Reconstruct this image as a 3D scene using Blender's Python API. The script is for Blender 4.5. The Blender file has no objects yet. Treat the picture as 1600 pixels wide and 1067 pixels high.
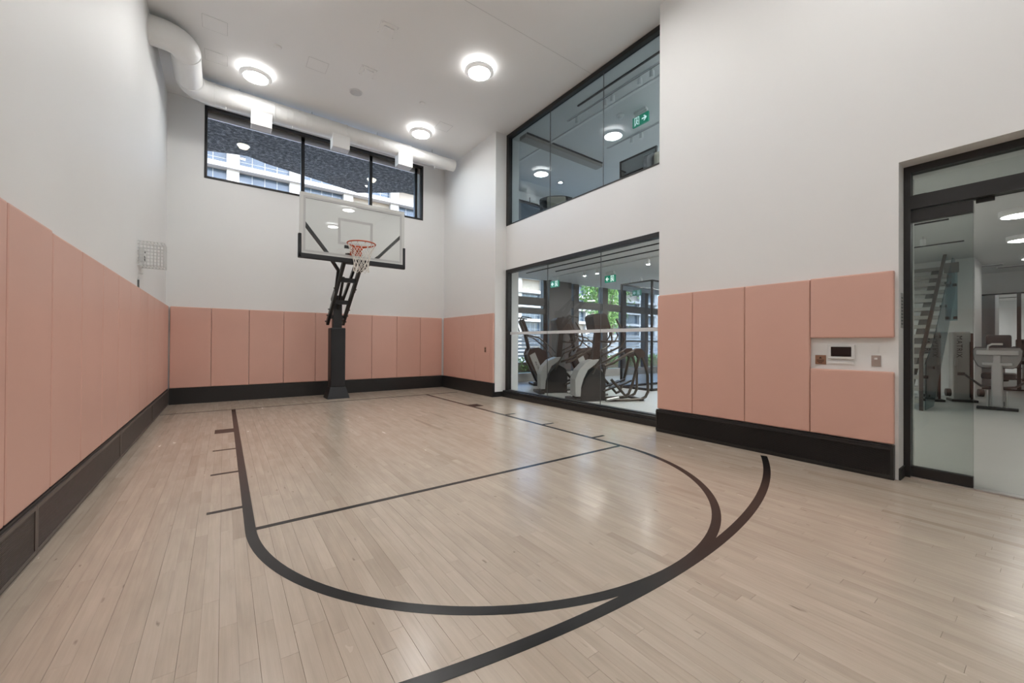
import bpy, bmesh, math, random
from mathutils import Vector, Matrix
random.seed(7)
PI = math.pi
scene = bpy.context.scene
C = scene.collection

# ------------------------------------------------------------------ camera
F_PX, YAW, PITCH, ROLL, CAM_H, CY = 620.126, -0.6281, 0.0051, 0.0052, 1.18, 532.3855
_c, _s = math.cos(-YAW), math.sin(-YAW)
_F, _R, _U = Vector((_s, _c, 0)), Vector((_c, -_s, 0)), Vector((0, 0, 1))
_F2 = _F*math.cos(PITCH) + _U*math.sin(PITCH); _U2 = -_F*math.sin(PITCH) + _U*math.cos(PITCH)
_R3 = _R*math.cos(ROLL) + _U2*math.sin(ROLL); _U3 = -_R*math.sin(ROLL) + _U2*math.cos(ROLL)
cam_data = bpy.data.cameras.new('camera')
cam = bpy.data.objects.new('camera', cam_data); C.objects.link(cam)
cam_data.sensor_fit = 'HORIZONTAL'; cam_data.sensor_width = 36.0
cam_data.lens = 36.0*F_PX/1600.0
cam_data.shift_y = (CY - 533.5)/1600.0
cam_data.clip_start = 0.05; cam_data.clip_end = 400
M = Matrix((_R3, _U3, -_F2)).transposed().to_4x4()
M.translation = Vector((0, 0, CAM_H))
cam.matrix_world = M
scene.camera = cam

def project(p):
    q = Vector(p) - Vector((0, 0, CAM_H)); d = q.dot(_F2)
    if d < 0.05: return None
    return 800 + F_PX*q.dot(_R3)/d, CY - F_PX*q.dot(_U3)/d

# ------------------------------------------------------------------ world, sun, exposure
world = bpy.data.worlds.new('sky'); scene.world = world; world.use_nodes = True
wn = world.node_tree.nodes; wl = world.node_tree.links
bg = wn['Background']
sky = wn.new('ShaderNodeTexSky'); sky.sky_type = 'NISHITA'
sky.sun_disc = False; sky.sun_elevation = math.radians(48); sky.sun_rotation = math.radians(170)
sky.air_density = 1.0; sky.dust_density = 2.0
wl.new(sky.outputs[0], bg.inputs[0]); bg.inputs[1].default_value = 1.7
sun_data = bpy.data.lights.new('sun', 'SUN'); sun_data.energy = 1.6; sun_data.angle = math.radians(1.0)
sun_data.color = (1.0, 0.95, 0.88)
sun = bpy.data.objects.new('sun', sun_data); C.objects.link(sun)
sun.rotation_euler = (math.radians(42), 0, math.radians(-20)); sun.location = (0, -10, 30)
scene.view_settings.view_transform = 'Standard'; scene.view_settings.look = 'None'
scene.view_settings.gamma = 1.0; scene.view_settings.use_curve_mapping = False
scene.view_settings.exposure = 0.0
scene.cycles.caustics_reflective = False; scene.cycles.caustics_refractive = False
LAMP = 67.0        # court lamp diffuser strength
GYM_LAMP = 600.0

# ------------------------------------------------------------------ materials
MATS = {}
def mat(name, col, rough=0.5, metal=0.0, var=0.0, vscale=8.0, bump=0.0, bscale=200.0, emit=None, estr=0.0, spec=0.5, stretch=None, coat=0.0):
    if name in MATS: return MATS[name]
    m = bpy.data.materials.new(name); m.use_nodes = True
    n = m.node_tree.nodes; l = m.node_tree.links; b = n['Principled BSDF']
    b.inputs['Base Color'].default_value = (*col, 1); b.inputs['Roughness'].default_value = rough
    b.inputs['Metallic'].default_value = metal; b.inputs['Specular IOR Level'].default_value = spec
    b.inputs['Coat Weight'].default_value = coat
    geo = n.new('ShaderNodeNewGeometry'); mp = n.new('ShaderNodeMapping')
    l.new(geo.outputs['Position'], mp.inputs['Vector'])
    if stretch: mp.inputs['Scale'].default_value = stretch
    nt = n.new('ShaderNodeTexNoise'); nt.inputs['Scale'].default_value = vscale; nt.inputs['Detail'].default_value = 4
    l.new(mp.outputs[0], nt.inputs['Vector'])
    mx = n.new('ShaderNodeMix'); mx.data_type = 'RGBA'
    v = max(var, 0.01)
    mx.inputs['A'].default_value = (*[min(1, c*(1-v)) for c in col], 1)
    mx.inputs['B'].default_value = (*[min(1, c*(1+v)) for c in col], 1)
    l.new(nt.outputs['Fac'], mx.inputs['Factor']); l.new(mx.outputs['Result'], b.inputs['Base Color'])
    if bump > 0:
        n2 = n.new('ShaderNodeTexNoise'); n2.inputs['Scale'].default_value = bscale; n2.inputs['Detail'].default_value = 3
        l.new(mp.outputs[0], n2.inputs['Vector'])
        bp = n.new('ShaderNodeBump'); bp.inputs['Strength'].default_value = bump; bp.inputs['Distance'].default_value = 0.002
        l.new(n2.outputs['Fac'], bp.inputs['Height']); l.new(bp.outputs[0], b.inputs['Normal'])
    if emit:
        b.inputs['Emission Color'].default_value = (*emit, 1); b.inputs['Emission Strength'].default_value = estr
    MATS[name] = m; return m

def glass_mat(name, tint, refl=1.0, rough=0.0, ior=1.5):
    m = bpy.data.materials.new(name); m.use_nodes = True
    n = m.node_tree.nodes; l = m.node_tree.links; n.clear()
    out = n.new('ShaderNodeOutputMaterial'); mx = n.new('ShaderNodeMixShader')
    t = n.new('ShaderNodeBsdfTransparent'); g = n.new('ShaderNodeBsdfGlossy'); fr = n.new('ShaderNodeFresnel')
    # the far side of a pane is seen from inside: invert the index there so that it does not act as total reflection
    gb = n.new('ShaderNodeNewGeometry'); im = n.new('ShaderNodeMapRange')
    im.inputs['To Min'].default_value = ior; im.inputs['To Max'].default_value = 1.0/ior
    l.new(gb.outputs['Backfacing'], im.inputs['Value']); l.new(im.outputs[0], fr.inputs['IOR'])
    nz = n.new('ShaderNodeTexNoise'); nz.inputs['Scale'].default_value = 0.7
    cr = n.new('ShaderNodeMix'); cr.data_type = 'RGBA'
    cr.inputs['A'].default_value = (*[c*0.985 for c in tint], 1); cr.inputs['B'].default_value = (*tint, 1)
    geo = n.new('ShaderNodeNewGeometry'); l.new(geo.outputs['Position'], nz.inputs['Vector'])
    l.new(nz.outputs['Fac'], cr.inputs['Factor']); l.new(cr.outputs['Result'], t.inputs['Color'])
    g.inputs['Roughness'].default_value = rough
    mul = n.new('ShaderNodeMath'); mul.operation = 'MULTIPLY'; mul.inputs[1].default_value = refl
    l.new(fr.outputs[0], mul.inputs[0]); l.new(mul.outputs[0], mx.inputs['Fac'])
    l.new(t.outputs[0], mx.inputs[1]); l.new(g.outputs[0], mx.inputs[2]); l.new(mx.outputs[0], out.inputs['Surface'])
    MATS[name] = m; return m

def floor_mat():
    m = bpy.data.materials.new('whitewashed maple'); m.use_nodes = True
    n = m.node_tree.nodes; l = m.node_tree.links; b = n['Principled BSDF']
    at = n.new('ShaderNodeAttribute'); at.attribute_name = 'tone'
    geo = n.new('ShaderNodeNewGeometry')
    mul = n.new('ShaderNodeMath'); mul.operation = 'MULTIPLY'; mul.inputs[1].default_value = 137.0
    l.new(at.outputs['Fac'], mul.inputs[0])
    cmb = n.new('ShaderNodeCombineXYZ'); l.new(mul.outputs[0], cmb.inputs[2])
    add = n.new('ShaderNodeVectorMath'); add.operation = 'ADD'
    l.new(geo.outputs['Position'], add.inputs[0]); l.new(cmb.outputs[0], add.inputs[1])
    mp = n.new('ShaderNodeMapping'); mp.inputs['Scale'].default_value = (55, 2.2, 1); l.new(add.outputs[0], mp.inputs[0])
    g = n.new('ShaderNodeTexNoise'); g.inputs['Scale'].default_value = 1.0; g.inputs['Detail'].default_value = 6; g.inputs['Roughness'].default_value = 0.65
    l.new(mp.outputs[0], g.inputs['Vector'])
    mp2 = n.new('ShaderNodeMapping'); mp2.inputs['Scale'].default_value = (9, 2.6, 1); l.new(add.outputs[0], mp2.inputs[0])
    g2 = n.new('ShaderNodeTexNoise'); g2.inputs['Scale'].default_value = 1.0; g2.inputs['Detail'].default_value = 3
    l.new(mp2.outputs[0], g2.inputs['Vector'])
    # plank base tone
    rp = n.new('ShaderNodeValToRGB'); e = rp.color_ramp.elements
    e[0].position = 0.0; e[0].color = (0.475, 0.392, 0.315, 1)
    e[1].position = 1.0; e[1].color = (0.615, 0.525, 0.432, 1)
    x = e.new(0.22); x.color = (0.545, 0.455, 0.368, 1)
    x = e.new(0.6); x.color = (0.580, 0.492, 0.402, 1)
    l.new(at.outputs['Fac'], rp.inputs[0])
    # grain
    r2 = n.new('ShaderNodeValToRGB'); e = r2.color_ramp.elements
    e[0].position = 0.25; e[0].color = (0.90, 0.89, 0.88, 1); e[1].position = 0.7; e[1].color = (1.05, 1.05, 1.05, 1)
    l.new(g.outputs['Fac'], r2.inputs[0])
    m1 = n.new('ShaderNodeMix'); m1.data_type = 'RGBA'; m1.blend_type = 'MULTIPLY'; m1.inputs['Factor'].default_value = 1
    l.new(rp.outputs[0], m1.inputs['A']); l.new(r2.outputs[0], m1.inputs['B'])
    r3 = n.new('ShaderNodeValToRGB'); e = r3.color_ramp.elements
    e[0].position = 0.3; e[0].color = (0.91, 0.905, 0.90, 1); e[1].position = 0.65; e[1].color = (1.03, 1.03, 1.03, 1)
    l.new(g2.outputs['Fac'], r3.inputs[0])
    m2 = n.new('ShaderNodeMix'); m2.data_type = 'RGBA'; m2.blend_type = 'MULTIPLY'; m2.inputs['Factor'].default_value = 1
    l.new(m1.outputs['Result'], m2.inputs['A']); l.new(r3.outputs[0], m2.inputs['B'])
    # knots and mineral flecks
    mp3 = n.new('ShaderNodeMapping'); mp3.inputs['Scale'].default_value = (17, 5.0, 1); l.new(add.outputs[0], mp3.inputs[0])
    nz = n.new('ShaderNodeTexNoise'); nz.inputs['Scale'].default_value = 1.6; nz.inputs['Detail'].default_value = 2
    l.new(mp3.outputs[0], nz.inputs['Vector'])
    nv = n.new('ShaderNodeVectorMath'); nv.operation = 'SCALE'; nv.inputs['Scale'].default_value = 0.7
    l.new(nz.outputs['Color'], nv.inputs[0])
    av = n.new('ShaderNodeVectorMath'); av.operation = 'ADD'; l.new(mp3.outputs[0], av.inputs[0]); l.new(nv.outputs[0], av.inputs[1])
    vo = n.new('ShaderNodeTexVoronoi'); vo.inputs['Scale'].default_value = 0.75; l.new(av.outputs[0], vo.inputs['Vector'])
    r4 = n.new('ShaderNodeValToRGB'); e = r4.color_ramp.elements
    e[0].position = 0.035; e[0].color = (1, 1, 1, 1); e[1].position = 0.10; e[1].color = (0, 0, 0, 1)
    l.new(vo.outputs['Distance'], r4.inputs[0])
    sel = n.new('ShaderNodeSeparateColor'); l.new(vo.outputs['Color'], sel.inputs[0])
    gt = n.new('ShaderNodeMath'); gt.operation = 'GREATER_THAN'; gt.inputs[1].default_value = 0.25
    l.new(sel.outputs[0], gt.inputs[0])
    mm = n.new('ShaderNodeMath'); mm.operation = 'MULTIPLY'; l.new(gt.outputs[0], mm.inputs[0]); l.new(r4.outputs[0], mm.inputs[1])
    m5 = n.new('ShaderNodeMath'); m5.operation = 'MULTIPLY'; m5.inputs[1].default_value = 0.5; l.new(mm.outputs[0], m5.inputs[0])
    m3 = n.new('ShaderNodeMix'); m3.data_type = 'RGBA'; m3.inputs['B'].default_value = (0.13, 0.095, 0.07, 1)
    l.new(m5.outputs[0], m3.inputs['Factor']); l.new(m2.outputs['Result'], m3.inputs['A'])
    l.new(m3.outputs['Result'], b.inputs['Base Color'])
    rr = n.new('ShaderNodeMapRange'); rr.inputs['To Min'].default_value = 0.20; rr.inputs['To Max'].default_value = 0.30
    l.new(g2.outputs['Fac'], rr.inputs[0]); l.new(rr.outputs[0], b.inputs['Roughness'])
    b.inputs['Coat Weight'].default_value = 0.42; b.inputs['Coat Roughness'].default_value = 0.19
    bp = n.new('ShaderNodeBump'); bp.inputs['Strength'].default_value = 0.06; bp.inputs['Distance'].default_value = 0.002
    l.new(g.outputs['Fac'], bp.inputs['Height']); l.new(bp.outputs[0], b.inputs['Normal'])
    MATS['maple'] = m; return m

def speckle_mat():
    m = bpy.data.materials.new('dark speckled soffit'); m.use_nodes = True
    n = m.node_tree.nodes; l = m.node_tree.links; b = n['Principled BSDF']
    geo = n.new('ShaderNodeNewGeometry'); nz = n.new('ShaderNodeTexNoise'); nz.inputs['Scale'].default_value = 9.0; nz.inputs['Detail'].default_value = 5
    nz.inputs['Roughness'].default_value = 0.8
    l.new(geo.outputs['Position'], nz.inputs['Vector'])
    r = n.new('ShaderNodeValToRGB'); e = r.color_ramp.elements
    e[0].position = 0.47; e[0].color = (0.006, 0.006, 0.006, 1); e[1].position = 0.66; e[1].color = (0.24, 0.24, 0.23, 1)
    l.new(nz.outputs['Fac'], r.inputs[0]); l.new(r.outputs[0], b.inputs['Base Color']); b.inputs['Roughness'].default_value = 0.9
    MATS['speckle'] = m; return m

WHITE = mat('white wall paint', (0.81, 0.81, 0.80), 0.55, var=0.012, vscale=1.5, bump=0.03, bscale=350)
CEIL = mat('white ceiling paint', (0.87, 0.87, 0.865), 0.7, var=0.012, vscale=1.2, bump=0.03, bscale=350)
PINK = mat('pink vinyl padding', (0.71, 0.425, 0.345), 0.42, var=0.03, vscale=3.0, bump=0.12, bscale=420)
BLACKW = mat('black painted grille', (0.016, 0.015, 0.015), 0.45, var=0.15, vscale=20)
BROWNB = mat('dark bronze grille', (0.12, 0.10, 0.09), 0.42, metal=0.2, var=0.15, vscale=20)
FRAME = mat('black anodised frame', (0.013, 0.012, 0.012), 0.38, var=0.15, vscale=15)
MAPLE = floor_mat()
LINE = mat('charcoal court paint', (0.014, 0.0125, 0.0125), 0.26, var=0.2, vscale=6)
SUB = mat('dark underlay', (0.10, 0.07, 0.05), 0.9, var=0.1)
DUCT = mat('white painted duct', (0.80, 0.80, 0.79), 0.5, var=0.02, vscale=3, bump=0.05, bscale=60)
LAMPW = mat('white lamp housing', (0.78, 0.78, 0.77), 0.4, var=0.02)
LAMPR = mat('translucent lamp ring', (0.75, 0.75, 0.74), 0.4, var=0.02, emit=(1, 0.99, 0.97), estr=0.28)
DIFF = mat('lit lamp diffuser', (0.9, 0.9, 0.9), 0.5, emit=(1.0, 0.99, 0.975), estr=LAMP)
DIFFG = mat('lit gym diffuser', (0.9, 0.9, 0.9), 0.5, emit=(1.0, 0.975, 0.94), estr=24.0)
DIFF_FILL = mat('lit unseen fill diffuser', (0.9, 0.9, 0.9), 0.5, emit=(1.0, 0.985, 0.96), estr=300.0)  # only for unseen lamps added to brighten gym and lounge
UPL = mat('lamp back light', (0.9, 0.9, 0.9), 0.5, emit=(1.0, 0.99, 0.975), estr=LAMP*0.11)
SPOTE = mat('lit spot lens', (0.9, 0.9, 0.9), 0.5, emit=(1.0, 0.95, 0.87), estr=GYM_LAMP)
DEVICE = mat('white plastic device', (0.74, 0.74, 0.73), 0.45, var=0.02)
GREYP = mat('grey ceiling grille', (0.58, 0.58, 0.58), 0.6, var=0.05, vscale=80)
STEEL = mat('black powder coated steel', (0.016, 0.0165, 0.018), 0.36, var=0.15, vscale=12)
PADB = mat('black vinyl pole padding', (0.012, 0.0125, 0.015), 0.5, var=0.15, vscale=8, bump=0.1, bscale=250)
RIMO = mat('orange rim enamel', (0.55, 0.085, 0.022), 0.4, var=0.1, vscale=15)
NETW = mat('white nylon net', (0.78, 0.74, 0.68), 0.8, var=0.05, vscale=40)
ALU = mat('silver board frame', (0.62, 0.62, 0.60), 0.4, metal=0.15, var=0.03)
TARGET = mat('pale target paint', (0.50, 0.50, 0.495), 0.5, var=0.02)
CHROME = mat('brushed steel', (0.55, 0.54, 0.52), 0.3, metal=0.9, var=0.06, vscale=30, stretch=(1, 1, 40))
COPPER = mat('brushed bronze plate', (0.36, 0.22, 0.15), 0.35, metal=0.7, var=0.1, vscale=30)
DARKBR = mat('dark bronze detail', (0.05, 0.03, 0.022), 0.5, var=0.1)
SCREEN = mat('black screen glass', (0.006, 0.006, 0.007), 0.12, var=0.1)
WIRE = mat('white wire', (0.62, 0.62, 0.61), 0.45, var=0.03)
CONDUIT = mat('dark conduit', (0.10, 0.10, 0.10), 0.5, var=0.1)
GYMF = mat('pale grey gym floor', (0.50, 0.49, 0.455), 0.30, var=0.10, vscale=1.4, bump=0.04, bscale=90)
GYMC = mat('grey white gym ceiling', (0.70, 0.705, 0.70), 0.7, var=0.015, vscale=1.5)
POSTD = mat('dark window posts', (0.10, 0.088, 0.082), 0.45, var=0.12, vscale=8)
MACHD = mat('dark machine plastic', (0.030, 0.026, 0.024), 0.40, var=0.15, vscale=10)
MACHB = mat('brown black machine shell', (0.048, 0.031, 0.025), 0.38, var=0.15, vscale=10)
MACHS = mat('silver machine shroud', (0.52, 0.51, 0.48), 0.38, metal=0.25, var=0.04, vscale=10)
TUBEM = mat('dark bronze tube', (0.085, 0.070, 0.058), 0.32, metal=0.55, var=0.1, vscale=10)
MIRROR = mat('grey mirror', (0.62, 0.645, 0.66), 0.015, metal=1.0, var=0.01)
GREEN = mat('green exit sign face', (0.004, 0.20, 0.115), 0.4, emit=(0.0, 0.30, 0.17), estr=0.55)
SIGNW = mat('white exit symbol', (0.9, 0.95, 0.92), 0.4, emit=(0.85, 1.0, 0.93), estr=0.8)
CONC = mat('white concrete facade', (0.40, 0.385, 0.36), 0.8, var=0.05, vscale=0.8, bump=0.1, bscale=20)
BEIGE = mat('beige brick facade', (0.30, 0.262, 0.215), 0.85, var=0.10, vscale=6)
FARGL = mat('blue tinted far glass', (0.05, 0.075, 0.105), 0.15, var=0.45, vscale=0.9, spec=0.4)
FARFR = mat('grey far mullion', (0.30, 0.31, 0.325), 0.5, var=0.05)
SPECK = speckle_mat()
SOFL = mat('warm soffit lamp', (0.9, 0.8, 0.6), 0.5, emit=(1.0, 0.82, 0.52), estr=2.2)
GRASS = mat('lawn green', (0.10, 0.17, 0.045), 0.9, var=0.35, vscale=9, bump=0.6, bscale=40)
LEAF = mat('leaf green', (0.16, 0.28, 0.055), 0.6, var=0.4, vscale=5)
BARK = mat('grey brown bark', (0.14, 0.10, 0.075), 0.9, var=0.25, vscale=14)
PAVE = mat('outdoor paving', (0.36, 0.34, 0.31), 0.85, var=0.12, vscale=4)
TREAD = mat('grey stone tread', (0.40, 0.39, 0.36), 0.5, var=0.08, vscale=5)
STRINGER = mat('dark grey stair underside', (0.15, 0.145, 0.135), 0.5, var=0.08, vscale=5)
RAILM = mat('dark metal rail', (0.055, 0.045, 0.040), 0.4, var=0.1)
TOWER = mat('silver grey machine tower', (0.42, 0.41, 0.40), 0.36, metal=0.3, var=0.05, vscale=8)
MAROON = mat('dark maroon side panel', (0.085, 0.035, 0.030), 0.45, var=0.1)
UPH = mat('black upholstery', (0.016, 0.016, 0.018), 0.55, var=0.15, bump=0.1, bscale=180)
GREYS = mat('grey back shell', (0.24, 0.24, 0.235), 0.42, var=0.05)
CHAIRD = mat('dark grey felt shell', (0.055, 0.056, 0.060), 0.85, var=0.12, vscale=30)
CHAIRB = mat('beige seat cushion', (0.42, 0.37, 0.30), 0.85, var=0.06, vscale=20)
FROST = mat('frosted strip film', (0.70, 0.72, 0.74), 0.6, var=0.02)
TAUPE = mat('taupe bulkhead', (0.36, 0.335, 0.31), 0.7, var=0.03)
LOUNGEF = mat('grey lounge carpet', (0.42, 0.42, 0.42), 0.9, var=0.1, vscale=40)
G_LOW = glass_mat('clear court glass', (0.88, 0.905, 0.915), 0.6)
G_UP = glass_mat('blue grey lounge glass', (0.74, 0.81, 0.845), 1.0)
G_WIN = glass_mat('high window glass', (0.86, 0.89, 0.92), 1.0)
G_DOOR = glass_mat('door glass', (0.80, 0.835, 0.82), 1.0)
G_BOARD = glass_mat('backboard glass', (0.93, 0.94, 0.93), 1.0)
G_AQUA = glass_mat('aqua balustrade glass', (0.62, 0.78, 0.83), 1.0)
G_CLR = glass_mat('clear sliding glass', (0.95, 0.96, 0.955), 1.0)
G_BOX = glass_mat('tinted box glass', (0.84, 0.86, 0.885), 0.6)
G_FAC = glass_mat('facade glass', (0.84, 0.88, 0.90), 0.8)
LABELM = mat('grey printed label', (0.42, 0.42, 0.41), 0.5, var=0.3, vscale=60, stretch=(1, 1, 6))

# ------------------------------------------------------------------ mesh builder
class MB:
    def __init__(s): s.v = []; s.f = []; s.sm = []
    def add(s, vs, fs, smooth=False):
        o = len(s.v); s.v += [tuple(p) for p in vs]
        s.f += [[i+o for i in f] for f in fs]; s.sm += [smooth]*len(fs)
    def box(s, a, b):
        x0, x1 = sorted((a[0], b[0])); y0, y1 = sorted((a[1], b[1])); z0, z1 = sorted((a[2], b[2]))
        s.add([(x0,y0,z0),(x1,y0,z0),(x1,y1,z0),(x0,y1,z0),(x0,y0,z1),(x1,y0,z1),(x1,y1,z1),(x0,y1,z1)],
              [[3,2,1,0],[4,5,6,7],[0,1,5,4],[1,2,6,5],[2,3,7,6],[3,0,4,7]]); return s
    def cbox(s, a, b, r=0.01):
        bm = bmesh.new(); c = [(a[i]+b[i])/2 for i in range(3)]; d = [abs(a[i]-b[i]) for i in range(3)]
        bmesh.ops.create_cube(bm, size=1.0)
        for v in bm.verts: v.co = Vector([c[i] + v.co[i]*d[i] for i in range(3)])
        bmesh.ops.bevel(bm, geom=bm.edges[:], offset=min(r, min(d)*0.45), segments=2, affect='EDGES', profile=0.6)
        bm.verts.index_update()
        s.add([v.co[:] for v in bm.verts], [[v.index for v in f.verts] for f in bm.faces]); bm.free(); return s
    def beam(s, p, q, w, h, up=(0,0,1)):
        p = Vector(p); q = Vector(q); d = (q-p).normalized(); side = d.cross(Vector(up))
        if side.length < 1e-4: side = d.cross(Vector((1,0,0)))
        side.normalize(); u = side.cross(d).normalized()
        vs = []
        for e in (p, q):
            for a, b in ((-1,-1),(1,-1),(1,1),(-1,1)): vs.append(e + side*(a*w/2) + u*(b*h/2))
        s.add(vs, [[3,2,1,0],[4,5,6,7],[0,1,5,4],[1,2,6,5],[2,3,7,6],[3,0,4,7]]); return s
    def path_beam(s, pts, w, h, up=(0,0,1)):
        for i in range(len(pts)-1): s.beam(pts[i], pts[i+1], w, h, up)
        return s
    def tube(s, pts, r, n=8, closed=False, caps=True):
        pts = [Vector(p) for p in pts]; N = len(pts); rs = r if isinstance(r, (list, tuple)) else [r]*N
        rings = []; prev = None
        for i in range(N):
            if closed: d = pts[(i+1) % N] - pts[i-1]
            elif i == 0: d = pts[1]-pts[0]
            elif i == N-1: d = pts[-1]-pts[-2]
            else: d = (pts[i+1]-pts[i]).normalized() + (pts[i]-pts[i-1]).normalized()
            d.normalize()
            if prev is None:
                a = Vector((0,0,1)) if abs(d.z) < 0.9 else Vector((1,0,0)); u = d.cross(a).normalized()
            else:
                u = prev - d*prev.dot(d)
                if u.length < 1e-5: u = d.cross(Vector((0,0,1)))
                u.normalize()
            prev = u; w = d.cross(u)
            rings.append([pts[i] + (u*math.cos(2*PI*k/n) + w*math.sin(2*PI*k/n))*rs[i] for k in range(n)])
        vs = [v for rg in rings for v in rg]; fs = []
        for i in range(N if closed else N-1):
            j = (i+1) % N
            for k in range(n): fs.append([i*n+k, i*n+(k+1) % n, j*n+(k+1) % n, j*n+k])
        s.add(vs, fs, True)
        if caps and not closed:
            s.add(rings[0], [list(range(n))[::-1]]); s.add(rings[-1], [list(range(n))])
        return s
    def lathe(s, prof, c=(0,0,0), n=32, smooth=True):
        vs = []; fs = []
        for r, z in prof:
            for k in range(n): vs.append((c[0]+r*math.cos(2*PI*k/n), c[1]+r*math.sin(2*PI*k/n), c[2]+z))
        for i in range(len(prof)-1):
            for k in range(n): fs.append([i*n+k, i*n+(k+1) % n, (i+1)*n+(k+1) % n, (i+1)*n+k])
        s.add(vs, fs, smooth)
        for i, rev in ((0, True), (len(prof)-1, False)):
            if prof[i][0] > 1e-4:
                ring = list(range(n)); s.add(vs[i*n:(i+1)*n], [ring[::-1] if rev else ring])
        return s
    def prism(s, poly, fn, t0, t1):
        # poly: list of 2D points, fn(a, b, t) -> 3D
        n = len(poly)
        vs = [fn(a, b, t0) for a, b in poly] + [fn(a, b, t1) for a, b in poly]
        s.add(vs, [list(range(n))[::-1], list(range(n, 2*n))] + [[i, (i+1) % n, n+(i+1) % n, n+i] for i in range(n)]); return s
    def build(s, name, m, parent=None, origin=None):
        if origin is None: origin = parent.location if parent is not None and parent.type == 'EMPTY' and not parent.get('local') else Vector((0,0,0))
        me = bpy.data.meshes.new(name)
        me.from_pydata([(v[0]-origin[0], v[1]-origin[1], v[2]-origin[2]) for v in s.v], [], s.f)
        me.polygons.foreach_set('use_smooth', s.sm); me.materials.append(m)
        bm = bmesh.new(); bm.from_mesh(me); bmesh.ops.recalc_face_normals(bm, faces=bm.faces[:]); bm.to_mesh(me); bm.free()
        o = bpy.data.objects.new(name, me); C.objects.link(o)
        if parent is not None: o.parent = parent
        return o

def thing(name, loc, label, cat, group=None, local=False, rz=0.0):
    o = bpy.data.objects.new(name, None); C.objects.link(o); o.location = loc; o.rotation_euler = (0, 0, rz)
    o.empty_display_size = 0.1; o['label'] = label; o['category'] = cat
    if group: o['group'] = group
    if local: o['local'] = 1
    return o
def tag(o, label, cat, group=None, kind=None):
    o['label'] = label; o['category'] = cat
    if group: o['group'] = group
    if kind: o['kind'] = kind
    return o
def struct(o, label=None, cat=None):
    o['kind'] = 'structure'
    if label: o['label'] = label
    if cat: o['category'] = cat
    return o
def struct_root(name, loc, label, cat):
    o = thing(name, loc, label, cat); o['kind'] = 'structure'; return o
def copy_tree(o, parent=None):
    c = o.copy(); C.objects.link(c)
    if parent is not None: c.parent = parent
    for ch in [x for x in bpy.data.objects if x.parent == o]: copy_tree(ch, c)
    return c
def text_mesh(txt, size, extrude=0.002):
    cu = bpy.data.curves.new('lettering', 'FONT'); cu.body = txt; cu.size = size; cu.extrude = extrude
    cu.align_x = 'CENTER'; cu.align_y = 'CENTER'; cu.space_character = 1.15
    ob = bpy.data.objects.new('lettering', cu); C.objects.link(ob)
    dg = bpy.context.evaluated_depsgraph_get(); me = bpy.data.meshes.new_from_object(ob.evaluated_get(dg))
    bpy.data.objects.remove(ob); bpy.data.curves.remove(cu); return me
def add_text(txt, size, m, M4, parent, name='lettering'):
    me = text_mesh(txt, size); me.transform(M4); me.materials.clear(); me.materials.append(m)
    o = bpy.data.objects.new(name, me); C.objects.link(o); o.parent = parent; return o
def arc(cx, cy, r, a0, a1, n): return [(cx+r*math.cos(a0+(a1-a0)*i/n), cy+r*math.sin(a0+(a1-a0)*i/n)) for i in range(n+1)]

# ------------------------------------------------------------------ room dimensions (metres)
XL, YB, XP = -0.8155, 9.6265, 4.7076          # faces of the black skirting
WL, WB, WP = XL-0.06, YB+0.06, XP+0.06        # wall planes behind it
XG = 5.06                                      # recessed glazing plane
ZB, ZP, ZC = 0.299, 1.824, 5.79
Y0 = -3.2                                      # wall behind the camera
Y_AL0, Y_AL1 = 3.18, 7.2                       # recess with the two glass walls
DOOR_A, DOOR_B, DOOR_Z = 0.82, -1.45, 2.775
BX = 17.0                                      # far end of the gym

# ------------------------------------------------------------------ floor
fl = MB().box((WL, Y0, -0.06), (5.0, WB, -0.0185)).build('floor', SUB)
struct(fl, 'pale whitewashed strip wood court floor with black lines', 'floor')
SW = 0.0620
planks = []
x = WL; col = 0
while x < 5.0:
    y = Y0 - random.random()*0.9; x1 = min(x+SW, 5.0)
    g0 = 0.0001 if col % 2 else 0.0004; g1 = 0.0004 if col % 2 else 0.0001
    while y < WB:
        L = random.choice((0.38, 0.5, 0.62, 0.75, 0.9, 1.05, 1.25))*random.uniform(0.9, 1.1)
        ya, yb_ = max(y, Y0), min(y+L, WB)
        if yb_-ya > 0.02: planks.append((x+g0, x1-g1, ya+0.0003, yb_-0.0003, min(1, max(0, random.gauss(0.56, 0.17)))))
        y += L
    x = x1; col += 1
def vis_area(p):
    c = project(((p[0]+p[1])/2, (p[2]+p[3])/2, 0))
    if c is None or not (-20 < c[0] < 1620 and 560 < c[1] < 1090): return 0
    q = [project((a, b, 0)) for a, b in ((p[0],p[2]),(p[1],p[2]),(p[1],p[3]),(p[0],p[3]))]
    if any(i is None for i in q): return 0
    return abs(sum(q[i][0]*q[(i+1) % 4][1]-q[(i+1) % 4][0]*q[i][1] for i in range(4)))/2
planks.sort(key=vis_area, reverse=True)
def plank_geo(p):
    x0, x1, y0, y1, t = p; b = 0.0004
    vs = []
    for z, i in ((-0.018, 0), (-b, 0), (0.0, b)):
        vs += [(x0+i,y0+i,z),(x1-i,y0+i,z),(x1-i,y1-i,z),(x0+i,y1-i,z)]
    fs = [[8,9,10,11]]
    for r in (0, 4):
        for k in range(4): fs.append([r+k, r+(k+1) % 4, r+4+(k+1) % 4, r+4+k])
    return vs, fs
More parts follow.
